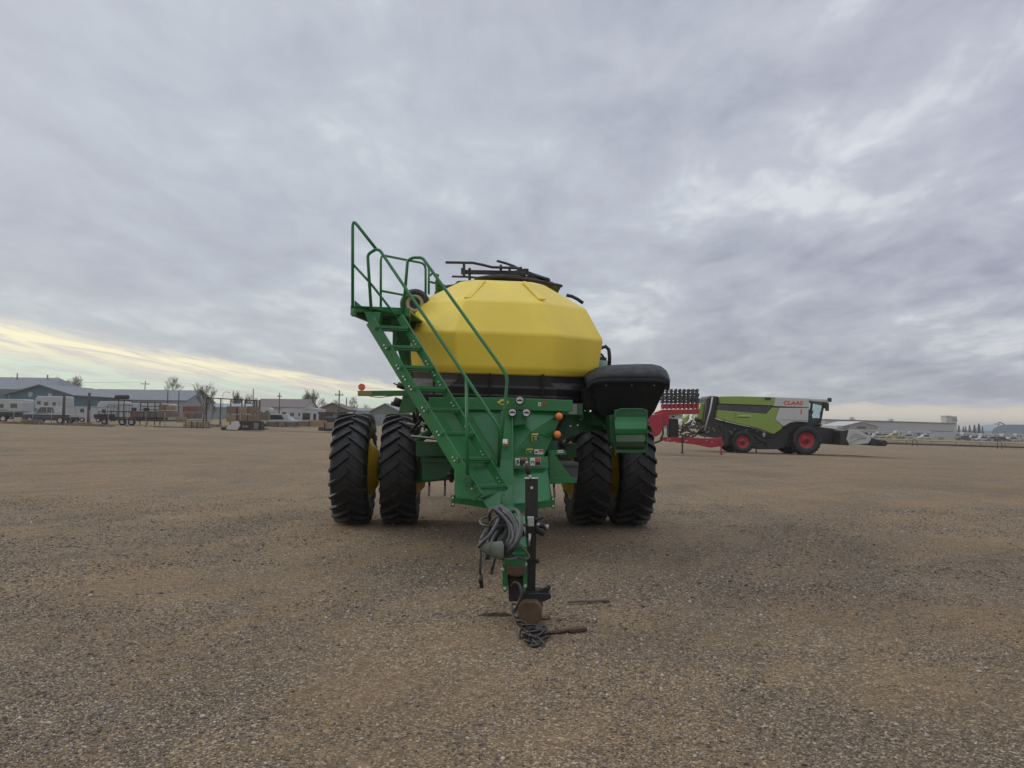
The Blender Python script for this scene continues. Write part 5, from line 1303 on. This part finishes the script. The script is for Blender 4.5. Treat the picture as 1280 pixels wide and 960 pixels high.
o = weeds('dry_grass_tufts', [(px, random.uniform(124, 175), 5, .3) for px in range(1040, 1300, 5)] + [(px, 200, 6, .5) for px in range(1090, 1300, 12)], STALK, 130, 1)

# ------------------------------------------------------------------ trees and poles
def bare_tree(h, seed, spread=1.0, dens=5):
    r = random.Random(seed); tr, cr = MB(), MB()
    def grow(p, d, L_, rad_, lev):
        q = [p]; dd = V(d)
        for i in range(3):
            dd = (dd + V((r.uniform(-.18, .18), r.uniform(-.18, .18), r.uniform(0, .12)))).normalized(); q.append(q[-1] + dd * L_ / 3)
        (tr if lev < 1 else cr).tube(q, max(rad_, .014), 5 if lev < 2 else 3, r1=max(.011, rad_ * .55))
        if lev >= 5: return
        for k in range(r.randint(3, 4) if lev else dens):
            t = r.uniform(.4, 1.0) if lev else r.uniform(.3, 1.0); b = q[0].lerp(q[-1], t); a = r.uniform(0, 2 * PI)
            up = .75 if lev < 2 else .5
            nd = (dd * .8 + V((math.cos(a) * spread, math.sin(a) * spread, up)) * .75).normalized(); grow(b, nd, L_ * r.uniform(.55, .78), rad_ * .5, lev + 1)
    grow(V((0, 0, -.2)), V((0, 0, 1)), h * .48, h * .024, 0)
    return tr, cr
protos = []
for i in range(3):
    tr, cr = bare_tree(6.0, 20 + i, (.85, 1.1, .6)[i])
    protos.append((tr, cr))
meshes = []
TG = 'bare trees on the left skyline'
tl_ = ((67, 216, 1, 1.25, 'bushy bare tree right of the blue workshop roof'), (77, 218, 0, 1.7, 'tall bare tree right of the workshop, nearer the utility line'), (87, 216, 1, 1.4, 'bare tree at the right corner of the workshop'), (96, 230, 2, 1.0, 'thin bare tree left of the tall gate post'), (103, 240, 0, 1.0, 'small bare tree above the tall gate post'), (113, 236, 2, 1.2, 'slender bare tree just right of the tall gate post'),
       (160, 250, 0, .95, 'low bare tree left of the crossarm pole'), (170, 250, 1, .9, 'low bare tree touching the crossarm pole'), (204, 214, 1, 1.0, 'bare tree left of the broad one over the shed'), (217, 214, 1, 1.45, 'broad bare tree over the right end of the grey shed'), (231, 216, 0, 1.05, 'leaning bare tree right of the broad one'),
       (254, 150, 0, 1.12, 'single bare tree beside the gate frame'), (292, 250, 2, 1.35, 'upright bare tree behind the gate frame, left'), (298, 250, 2, 1.45, 'upright bare tree behind the gate frame, middle'), (305, 252, 2, 1.3, 'upright bare tree behind the gate frame, right'), (312, 256, 0, .95, 'small bare tree left of the short pole'),
       (322, 260, 1, .9, 'small bare tree over the brown roof, left'), (330, 262, 0, .85, 'low bare tree over the brown roof'), (355, 260, 2, .9, 'low bare tree over the brown roof, right'), (378, 232, 2, 1.5, 'tall upright bare tree above the camper'), (386, 232, 0, 1.35, 'tall bare tree above the white garage'), (392, 236, 2, 1.2, 'upright bare tree right of the garage tree'), (403, 240, 1, .9, 'low bare tree above the dark hut'), (410, 240, 0, .85, 'small bare tree left of the tall pole'), (417, 238, 1, .85, 'bare tree just left of the tall pole'),
       (438, 230, 1, .95, 'broad bare tree behind the left dual wheels'), (446, 232, 0, .8, 'small bare tree near the reflector arm'), (275, 262, 0, .8, 'small bare tree left of the lamp'), (458, 240, 1, .7, 'low bare tree above the warehouse roofs'), (265, 200, 1, .7, 'small bushy tree beyond the gate frame'))
first = {}
for px, D, v, sc, lab in tl_:
    loc = gp(px, D); k = sc * 1.12
    if v not in first:
        t = thing('bare_tree', lab, 'tree', tuple(loc), 0, TG); bp('trunk', protos[v][0], BARK, t); bp('crown', protos[v][1], BARK, t); first[v] = t; t.scale = (k, k, k)
    else: dup(first[v], loc, random.uniform(0, 6), lab, TG, (k * random.uniform(.85, 1.15), k, k))
for px, D, v, sc, lab in ((1040, 560, 0, 1.3, 'tiny bare tree above the warehouse roof nearest the combine cab'), (1050, 560, 1, 1.3, 'small bare tree above the warehouse, second from the cab'), (1063, 560, 1, 2.0, 'broad bare tree above the warehouse roof, largest of them'), (1087, 560, 0, 1.9, 'rounded bare tree above the peak of the beige workshop'), (1115, 560, 1, 1.9, 'bare tree above the right half of the long warehouse'), (1242, 560, 1, 1.6, 'small bare tree above the arched hall')):
    dup(first[v], gp(px, D), random.uniform(0, 6), lab, 'bare trees over the far roofs', (sc * 1.2, sc * 1.2, sc * .85))
def conifer(seed, h=10.0):
    r = random.Random(seed); c = MB()
    for i in range(1500):
        t = r.random() ** .8; z = h * (.08 + .92 * t); R_ = (1 - t) ** .85 * h * .19 * r.uniform(.55, 1.1) + .08; a = r.uniform(0, 2 * PI); q = r.random() ** .4
        p = V((math.cos(a) * R_ * q, math.sin(a) * R_ * q, z)); d = V((math.cos(a), math.sin(a), -.35)) * r.uniform(.35, .7); s_ = V((-math.sin(a), math.cos(a), 0)) * .16
        c.add([p + s_, p - s_, p + d], [(0, 1, 2)])
    tr = MB(); tr.cyl((0, 0, -.3), (0, 0, h * .95), .18, .03, 6); return tr, c
cf = None
for i, (px, yt, wd, lab) in enumerate(((1198.5, 531.5, 1.0, 'dark conifer just right of the cream tower'), (1204, 533, .9, 'dark conifer second from the cream tower'), (1207, 532.5, .8, 'thin conifer third from the cream tower'), (1212, 531.2, .95, 'dark conifer in the middle of the far row'), (1218, 530.8, 1.1, 'broad conifer second from the right end of the row'), (1223.5, 529.5, 1.1, 'tallest conifer at the right end of the row'), (1228, 533, .8, 'small conifer touching the arched hall'))):
    loc = gp(px, 412); H = P(px, yt, 412).z - loc.z; k = H / 10
    if cf is None:
        cf = thing('conifer', lab, 'tree', tuple(loc), 0, 'conifers right of the tower'); a, b = conifer(3); bp('trunk', a, BARK, cf); bp('crown', b, CONIF, cf); cf.scale = (k * wd, k * wd, k)
    else: dup(cf, loc, i, lab, None, (k * wd, k * wd, k))
def upole(label, px, y0, D, arms=1, tilt=0, w_=1.2):
    t = at('utility_pole', label, 'utility pole', px, D); H = P(px, y0, D).z - t.location.z
    mb = MB(); mb.cyl((0, 0, -.3), (tilt, 0, H), .16, .11, 8); bp('pole', mb, POLE, t)
    for i in range(arms):
        z = H - .9 - i * .9; mb = MB(); mb.box(-w_ + tilt, w_ + tilt, -.14, -.02, z - .08, z + .08)
        for x in (-w_ * .9, -w_ * .4, w_ * .4, w_ * .9): mb.cyl((x + tilt, -.08, z), (x + tilt, -.08, z + .3), .06, n=6)
        bp('crossarm', mb, POLE, t)
    return t
upole('utility pole with small crossarm above the grey shed', 178.5, 476, 215, 1, .3)
upole('short bare pole above the trailer crates', 208.5, 488, 150, 0)
upole('thin pole inside the broad bare tree', 222.5, 489, 170, 0)
upole('short pole above the gate frame', 315.5, 486, 190, 0)
upole('pole with transformer over the brown roof', 348.5, 491, 190, 1, 0, .5)
upole('tall utility pole with wide crossarm left of the dual wheels', 423, 488, 150, 1, .05, .8)
upole('short thin pole just right of the tall crossarm pole', 432.5, 497, 165, 0)
upole('tiny pole at the roof of the blue workshop', 12, 471, 210, 0)
t = at('street_lamp', 'thin curved street lamp behind the gate frame', 'street lamp', 277.5, 200)
H = P(278, 493, 200).z - t.location.z; mb = MB(); mb.tube([(0, 0, -.2), (0, 0, H), (.3, 0, H + .5), (.9, 0, H + .7), (1.5, 0, H + .55)], .06, 6); bp('mast', mb, GREYW, t); mb = MB(); mb.box(1.4, 1.9, -.1, .1, H + .42, H + .56); bp('lamp_head', mb, GREYW, t)
mb = MB(); a = P(178.5, 477.5, 215); b = P(-60, 468, 205); m_ = (a + b) / 2 + V((0, 0, -1.0)); mb.tube(cspl([a, m_, b], 8), .03, 4)
o = build('power_line', mb, POLE, None); o.location = (0, 0, 0); tag(o, 'thin wire running left from the small crossarm pole', 'power line')
# far-off tree belt and low roofs that read as one mass
r = random.Random(9); mb = MB()
for i in range(4200):
    az_ = r.uniform(-.72, .74); D = r.uniform(620, 900); x = D * az_; z = gz(x, D); H = r.uniform(1.0, 4.6) * (1.0 if az_ < -.1 else .9)
    w_ = r.uniform(.6, 2.2); mb.add([(x - w_, D, z - 1), (x + w_, D, z - 1), (x + w_ * r.uniform(-.2, .8), D, z + H), (x - w_ * r.uniform(-.2, .8), D, z + H * r.uniform(.6, 1))], [(0, 1, 2, 3)])
o = build('far_tree_belt', mb, surf('far_belt', (.13, .12, .115), .95, var=.2), None, fixn=False); o['kind'] = 'stuff'
# ------------------------------------------------------------------ combine harvester on the right
DC = 53.0
cb = thing('combine_harvester', 'lime green and light grey combine harvester with red rims parked on the right', 'combine harvester', tuple(gp(960, DC)))
def cp2(px, py, D=DC): q = P(px, py, D); return (q.x - cb.location.x, q.z - cb.location.z)
def poly(L_, D=DC): return [cp2(a, b, D) for a, b in L_]
def cz(L_, y0, y1, name, mat, bevel=.03, D=DC, par=None):
    mb = MB(); mb.prism(poly(L_, D), y0, y1); return build(name, mb, mat, par or cb, bevel=bevel)
def c5(x, y): return (860 + x / 5.12, 480 + y / 5.12)      # coordinates measured in an enlarged crop
def c5l(*q): return [c5(*a) for a in q]
cz(c5l((205, 80), (330, 78), (545, 84), (560, 84), (548, 142), (535, 138), (205, 126)), 0, 3.3, 'top_panel', LIME)
cz(c5l((190, 138), (210, 130), (538, 142), (500, 190), (190, 168)), .06, 3.2, 'vent_grille', surf('vent_grille_paint', (.05, .055, .07), .45, dust=.2), .01)
mb = MB()
for k in range(12):
    a, b = c5(215 + k * 26, 140), c5(212 + k * 26, 172); q0, q1 = cp2(*a), cp2(*b); mb.beam((q0[0], .055, q0[1]), (q1[0], .055, q1[1]), .02, .03)
build('grille_bar', mb, DKM, cb)
sp_ = cz(c5l((190, 167), (500, 192), (538, 150), (582, 152), (556, 228), (608, 274), (592, 292), (550, 321), (520, 312), (430, 278), (300, 250), (182, 218)), -.02, .5, 'side_panel', LIME, .04)
mb = MB(); q0, q1 = cp2(*c5(305, 178)), cp2(*c5(296, 250)); mb.beam((q0[0], -.022, q0[1]), (q1[0], -.022, q1[1]), .01, .02); build('panel_seam', mb, DKM, sp_)
mb = MB(); q0, q1 = cp2(*c5(322, 196)), cp2(*c5(404, 208)); mb.box(q0[0], q1[0], -.028, -.02, q1[1], q0[1]); build('model_plate', mb, surf('pale_lime_plate', (.4, .45, .25), .4), sp_)
mb = MB(); q0, q1 = cp2(*c5(318, 210)), cp2(*c5(392, 217)); mb.box(q0[0], q1[0], -.028, -.02, q1[1], q0[1]); build('model_plate_bar', mb, DKM, sp_)
cz(c5l((560, 84), (775, 92), (775, 150), (548, 142)), -.01, 3.2, 'engine_cover', LGREY, .03)
cz(c5l((584, 152), (773, 152), (768, 246), (700, 240), (664, 243), (610, 272), (558, 228)), -.02, 3.2, 'front_side_panel', LGREY, .04)
mb = MB(); q0, q1 = cp2(*c5(552, 147)), cp2(*c5(775, 151)); mb.beam((q0[0], -.012, q0[1]), (q1[0], -.012, q1[1]), .01, .04); q0, q1 = cp2(*c5(590, 228)), cp2(*c5(770, 234)); mb.beam((q0[0], -.024, q0[1]), (q1[0], -.024, q1[1]), .008, .02); build('panel_joint', mb, DKM, cb)
def text(body, px, py, h_px, D, y, mat, name, par, sx=1.0):
    cu = bpy.data.curves.new(name, 'FONT'); cu.body = body; cu.size = 1; cu.extrude = .004; cu.offset = .035
    o = bpy.data.objects.new(name, cu); COL.objects.link(o); bpy.context.view_layer.update()
    dg = bpy.context.evaluated_depsgraph_get(); me = bpy.data.meshes.new_from_object(o.evaluated_get(dg)); bpy.data.objects.remove(o)
    me.materials.clear(); me.materials.append(mat)
    xs_ = [v.co.x for v in me.vertices]; ys_ = [v.co.y for v in me.vertices]
    hh = h_px * D / FPX; k = hh / (max(ys_) - min(ys_)); cx = (max(xs_) + min(xs_)) / 2; cy = (max(ys_) + min(ys_)) / 2
    q = cp2(px, py, D)
    for v in me.vertices:
        x, yy, z = v.co; v.co = ((x - cx) * k * sx + q[0] + (yy - cy) * k * .08, y - z * .5, (yy - cy) * k + q[1])
    o = bpy.data.objects.new(name, me); COL.objects.link(o); o.parent = par; return o
REDT = surf('red_lettering', (.6, .03, .03), .4, var=.02)
text('CLAAS', *c5(673, 121), 4.9, DC, -.016, REDT, 'lettering', cb, 1.28)
text('1', *c5(724, 178), 6.2, DC, -.026, REDT, 'number', cb, 1.1)
# rear: hood edge, struts, lime tail panels
cz(c5l((205, 78), (160, 74), (128, 92), (112, 240), (150, 340), (240, 350), (240, 240), (182, 220)), .4, 2.9, 'rear_hood', DKM, .05)
cz(c5l((100, 125), (132, 118), (128, 200), (112, 232), (75, 215)), .9, 2.6, 'tail_panel', LIME, .04)
cz(c5l((0, 215), (30, 190), (28, 225), (8, 250)), .9, 2.0, 'tail_flap', LIME, .03)
mb = MB(); q = poly(c5l((163, 80), (150, 160), (112, 298))); mb.tube([(a, .25, b) for a, b in q], .055, 8); build('gas_strut', mb, LGREY, cb)
mb = MB(); q = poly(c5l((55, 200), (22, 290))); mb.tube([(a, .35, b) for a, b in q], .04, 8); build('rear_strut', mb, LGREY, cb)
r = random.Random(4); mb = MB()
for k in range(60):
    a = cp2(*c5(r.uniform(0, 270), r.uniform(235, 345))); b = (a[0] + r.uniform(-.5, .5), a[1] + r.uniform(-.3, .3)); y = r.uniform(.3, 2.2)
    mb.beam((a[0], y, a[1]), (b[0], y + r.uniform(-.3, .3), b[1]), r.uniform(.04, .14), r.uniform(.04, .14))
build('chopper_linkage', mb, DKM, cb)
mb = MB()
for k in range(26):
    a = cp2(*c5(r.uniform(10, 500), r.uniform(255, 350))); y = r.uniform(.1, .3); mb.box(a[0] - .05, a[0] + .06, y, y + .05, a[1] - .05, a[1] + .06)
build('fitting', mb, MIDM, cb)
# under body
cz(c5l((182, 222), (300, 252), (430, 280), (520, 314), (548, 324), (606, 280), (664, 246), (768, 250), (860, 268), (860, 330), (600, 420), (470, 420), (300, 400), (240, 400), (235, 250)), .45, 2.8, 'chassis', DKM, .05)
mb = MB()
for (a, b, w_) in (((450, 400), (600, 330), .14), ((440, 330), (530, 400), .12), ((430, 300), (560, 345), .1), ((640, 400), (860, 300), .15)):
    q0, q1 = cp2(*c5(*a)), cp2(*c5(*b)); mb.beam((q0[0], .35, q0[1]), (q1[0], .35, q1[1]), .12, w_)
build('frame_bar', mb, DKM, cb)
mb = MB(); mb.cyl((cp2(*c5(492, 325))[0], .2, cp2(*c5(492, 325))[1] - .15), (cp2(*c5(492, 325))[0], .2, cp2(*c5(492, 325))[1] + .15), .09); build('canister', mb, LGREY, cb)
# wheels: tyre + red rim
def cwheel(px, D, R_, wd, y, n):
    q = P(px, 550, D); x = q.x - cb.location.x; zg = gz(q.x, D + y) - cb.location.z; z = zg + R_ - .03
    w_ = bpy.data.objects.new('wheel', None); COL.objects.link(w_); w_.parent = cb; w_.location = (x, y + wd / 2, z); ORG[w_.name] = V((0, 0, 0))
    m = tyre_mb(R_, wd, R_ * .52, n, .05, .3, .06); mb = MB(); mb.add([(-v[1] * 1, v[0], v[2]) for v in m.v], m.f); mb.sm = m.sm[:]
    o = build('tyre', mb, RUB, None); o.parent = w_
    mb = MB(); mb.lathe([(-wd * .36, R_ * .54), (-wd * .38, R_ * .50), (-wd * .16, R_ * .44), (-wd * .10, R_ * .22), (-wd * .3, R_ * .2), (-wd * .32, .0)], 36, 'y'); o = build('rim', mb, REDR, None); o.parent = w_
    mb = MB(); mb.cyl((0, -wd * .34, 0), (0, -wd * .42, 0), R_ * .13); o = build('hub', mb, DKM, None); o.parent = w_
cwheel(1006.5, 53, 1.02, .82, -.35, 26); cwheel(1006.5, 53, 1.02, .82, 2.75, 26)
cwheel(928.5, 53, .80, .62, -.1, 24); cwheel(928.5, 53, .80, .62, 2.75, 24)
# cab
GL2, gnt, gbs = new_mat('cab_glass')
gbs.inputs['Base Color'].default_value = (.55, .68, .66, 1); gbs.inputs['Transmission Weight'].default_value = .92; gbs.inputs['Roughness'].default_value = .04; gbs.inputs['IOR'].default_value = 1.08; gbs.inputs['Specular IOR Level'].default_value = 1.0
cz(c5l((775, 108), (888, 112), (868, 250), (780, 256)), .55, 2.75, 'cab_glazing', GL2, .02)
cz(c5l((770, 92), (905, 98), (932, 102), (926, 112), (905, 118), (775, 106)), .3, 3.0, 'cab_roof', LGREY, .04)
mb = MB()
for a, b in (((780, 106), (777, 258)), ((888, 112), (862, 254)), ((905, 116), (893, 155))):
    q0, q1 = cp2(*c5(*a)), cp2(*c5(*b)); mb.beam((q0[0], .5, q0[1]), (q1[0], .5, q1[1]), .12, .12); mb.beam((q0[0], 2.8, q0[1]), (q1[0], 2.8, q1[1]), .12, .12)
q0 = cp2(*c5(778, 255)); q1 = cp2(*c5(870, 262)); mb.box(q0[0], q1[0], .4, 2.9, q1[1] - .1, q0[1])
build('cab_frame', mb, DKM, cb)
mb = MB(); q0 = cp2(*c5(918, 100)); mb.box(q0[0] - .12, q0[0] + .1, .2, .4, q0[1] - .15, q0[1] + .12); q0 = cp2(*c5(893, 140)); mb.box(q0[0] - .1, q0[0] + .1, .0, .15, q0[1] - .35, q0[1] + .2); build('mirror', mb, DKM, cb)
mb = MB(); q0 = cp2(*c5(510, 93)); mb.box(q0[0] - .2, q0[0] + .2, -.04, .1, q0[1] - .1, q0[1] + .08); build('roof_vent', mb, DKM, cb)
mb = MB(); q0 = cp2(*c5(845, 180)); mb.beam((q0[0] + .1, 1.6, q0[1] - .9), (q0[0] - .05, 1.6, q0[1]), .08, .08); mb.cyl((q0[0] - .1, 1.4, q0[1] + .02), (q0[0] - .1, 1.8, q0[1] + .05), .16, n=14)
q0, q1 = cp2(*c5(782, 120)), cp2(*c5(798, 250)); mb.box(q0[0], q1[0], 1.0, 2.6, q1[1], q0[1]); mb.box(q0[0], q0[0] + .9, .8, 2.6, q1[1] - .1, q1[1] + .35); build('cab_interior', mb, DKM, cb)
# seat and wheel seen through the cab
mb = MB(); q0 = cp2(*c5(815, 170)); mb.box(q0[0] - .2, q0[0] + .02, 1.3, 1.9, q0[1] - .5, q0[1] + .5); build('cab_seat', mb, MIDM, cb)
# feeder and header
cz(c5l((812, 255), (870, 262), (862, 275), (940, 285), (985, 290), (980, 385), (940, 388), (860, 375), (850, 300)), .4, 2.6, 'feeder_house', DKM, .03)
hd = cz(c5l((975, 352), (990, 300), (1000, 292), (1050, 296), (1125, 335), (1130, 352), (1110, 378), (1010, 390), (990, 378)), -1.0, -.85, 'header_shield', LGREY, .03)
mb = MB()
for Q in (((992, 340), (1030, 318), (1100, 342)), ((992, 352), (1030, 334), (1090, 350)), ((1000, 374), (1050, 350), (1095, 348))):
    q_ = poly(c5l(*Q))
    for i in range(2): mb.beam((q_[i][0], -1.005, q_[i][1]), (q_[i + 1][0], -1.005, q_[i + 1][1]), .02, .03)
build('shield_groove', mb, MIDM, hd)
cz(c5l((940, 300), (990, 292), (1000, 380), (990, 392), (940, 388)), -.9, 4.5, 'header_body', DKM, .03)
cz(c5l((1090, 345), (1130, 340), (1205, 358), (1225, 366), (1222, 392), (1200, 396), (1100, 382)), -.7, 4.2, 'cutter_bar', DKM, .05)
mb = MB(); q0 = cp2(*c5(1210, 377)); mb.cyl((q0[0], -1.05, q0[1]), (q0[0], 4.4, q0[1]), .2, n=20); q1 = cp2(*c5(1115, 325)); mb.cyl((q1[0], -.6, q1[1]), (q1[0], 4.2, q1[1]), .16, n=16); build('reel_tube', mb, DKM, cb)
mb = MB()
for a, b in (((985, 296), (1185, 296)), ((900, 285), (985, 298)), ((1185, 296), (1215, 318))):
    q0, q1 = cp2(*c5(*a)), cp2(*c5(*b)); mb.beam((q0[0], -.8, q0[1]), (q1[0], -.8, q1[1]), .05, .06)
build('reel_arm', mb, LGREY, cb)
mb = MB()
for k in range(9):
    q0 = cp2(*c5(925 + k * 8, 300)); mb.beam((q0[0], -.5, q0[1]), (q0[0] + .18, -.5, q0[1] + .22), .04, .03)
build('reel_tine', mb, MIDM, cb)
mb = MB(); q0, q1 = cp2(*c5(455, 420)), cp2(*c5(455, 440)); mb.box(q0[0] - .04, q0[0] + .04, .6, .68, q1[1], q0[1]); build('drain_stub', mb, DKM, cb)

# ------------------------------------------------------------------ red folded implement
DR = 45.0
ri = thing('tillage_implement', 'red folded tillage implement with upright black tines behind the black hopper', 'farm implement', tuple(gp(850, DR)))
def rp(px, py): q = P(px, py, DR); return (q.x - ri.location.x, q.z - ri.location.z)
def r7(x, y): return (790 + x / 7.53, 470 + y / 7.53)
def rz(L_, y0, y1, name, mat, bevel=.02, par=None):
    mb = MB(); mb.prism([rp(*r7(*q)) for q in L_], y0, y1); return build(name, mb, mat, par or ri, bevel=bevel)
rz([(200, 352), (290, 315), (640, 312), (630, 358), (350, 362), (345, 470), (290, 470), (285, 370)], 0, .35, 'wing_frame', REDP)
rz([(290, 262), (648, 258), (640, 300), (290, 305)], .4, .6, 'tool_bar', REDP)
for k in range(9):
    mb = MB(); x = 305 + k * 41; q0, q1 = rp(*r7(x, 262)), rp(*r7(x - 6, 310)); mb.box(q0[0] - .05, q0[0] + .05, .3, .7, q1[1], q0[1]); build('tine_clamp', mb, REDP, ri)
for k in range(9):
    x = 308 + k * 40.5; mb = MB(); rr = random.Random(k)
    for j in range(3):
        yy = .3 + j * .35
        q0, q1 = rp(*r7(x + 3 * j, 258)), rp(*r7(x + 3 * j, 118)); mb.beam((q0[0], yy, q0[1]), (q1[0], yy, q1[1]), .05, .05)
        for (v, h_) in ((135, .09), (165, .16), (190, .14), (215, .2), (240, .15)):
            q = rp(*r7(x + 3 * j, v + rr.uniform(-5, 5))); mb.box(q[0] - h_ / 2 - .02, q[0] + h_ / 2, yy - .03, yy + .04, q[1] - .06, q[1] + .05)
    build('tine', mb, DKM, ri)
rz([(130, 400), (150, 370), (285, 350), (290, 470), (262, 545), (215, 575), (180, 520)], -.2, .6, 'folded_wing', REDP, .05)
mb = MB(); pts = [rp(*r7(*q)) for q in ((285, 470), (290, 540), (262, 610), (215, 628), (200, 625))]; mb.tube([(a, -.1, b) for a, b in pts], .06, 8); build('hose_loop', mb, HOSE_K, ri)
rz([(355, 405), (362, 400), (440, 405), (445, 570), (435, 582), (365, 578), (355, 560)], .1, .9, 'gauge_wheel', TYR if 'TYR' in globals() else RUB, .05)
rz([(350, 358), (490, 362), (484, 403), (350, 402)], .3, .5, 'side_sign', WHITE, .0)
rz([(385, 375), (412, 375), (412, 390), (385, 390)], .29, .299, 'sign_mark', BLKL, .0)
rz([(443, 430), (470, 430), (470, 460), (443, 460)], .05, .07, 'label_plate', WHITE_L, .0)
rz([(270, 575), (480, 578), (700, 588), (850, 580), (856, 660), (740, 675), (600, 645), (270, 610)], 0, .3, 'lower_beam', REDP)
for x, y0, y1 in ((473, 560, 725), (838, 600, 738)):
    q0, q1 = rp(*r7(x, y0)), rp(*r7(x, y1)); mb = MB(); mb.box(q0[0] - .04, q0[0] + .04, -.06, -.01, q1[1], q0[1]); mb.box(q0[0] - .1, q0[0] + .1, -.12, .05, q1[1] - .02, q1[1] + .03); build('stand_leg', mb, STEELK if x < 500 else REDP, ri)
mb = MB(); rr = random.Random(2)
for k in range(34):
    a = rp(*r7(rr.uniform(450, 640), rr.uniform(450, 575))); b = (a[0] + rr.uniform(-.3, .3), a[1] + rr.uniform(-.15, .15)); mb.beam((a[0], rr.uniform(.5, 1.4), a[1]), (b[0], rr.uniform(.5, 1.4), b[1]), .07, .07)
build('linkage', mb, RUST, ri)
mb = MB()
for k in range(14):
    a = rp(*r7(rr.uniform(290, 840), rr.uniform(585, 640))); mb.box(a[0] - .02, a[0] + .02, -.01, -.003, a[1] - .02, a[1] + .02)
build('rivet', mb, WHITE_L, ri)
# ------------------------------------------------------------------ air
def haze(dens):
    mb = MB(); mb.box(-5200, 5200, -60, 5200, -8, 24)
    m = bpy.data.materials.new('air'); m.use_nodes = True; nt = m.node_tree
    nt.nodes.remove(nt.nodes['Principled BSDF']); v = nt.nodes.new('ShaderNodeVolumePrincipled')
    v.inputs['Density'].default_value = dens; v.inputs['Color'].default_value = (.95, .94, .92, 1); v.inputs['Anisotropy'].default_value = .2
    nt.links.new(v.outputs[0], nt.nodes['Material Output'].inputs['Volume'])
    o = build('haze', mb, m, None); o['kind'] = 'stuff'; o.display_type = 'WIRE'
haze(.00042)
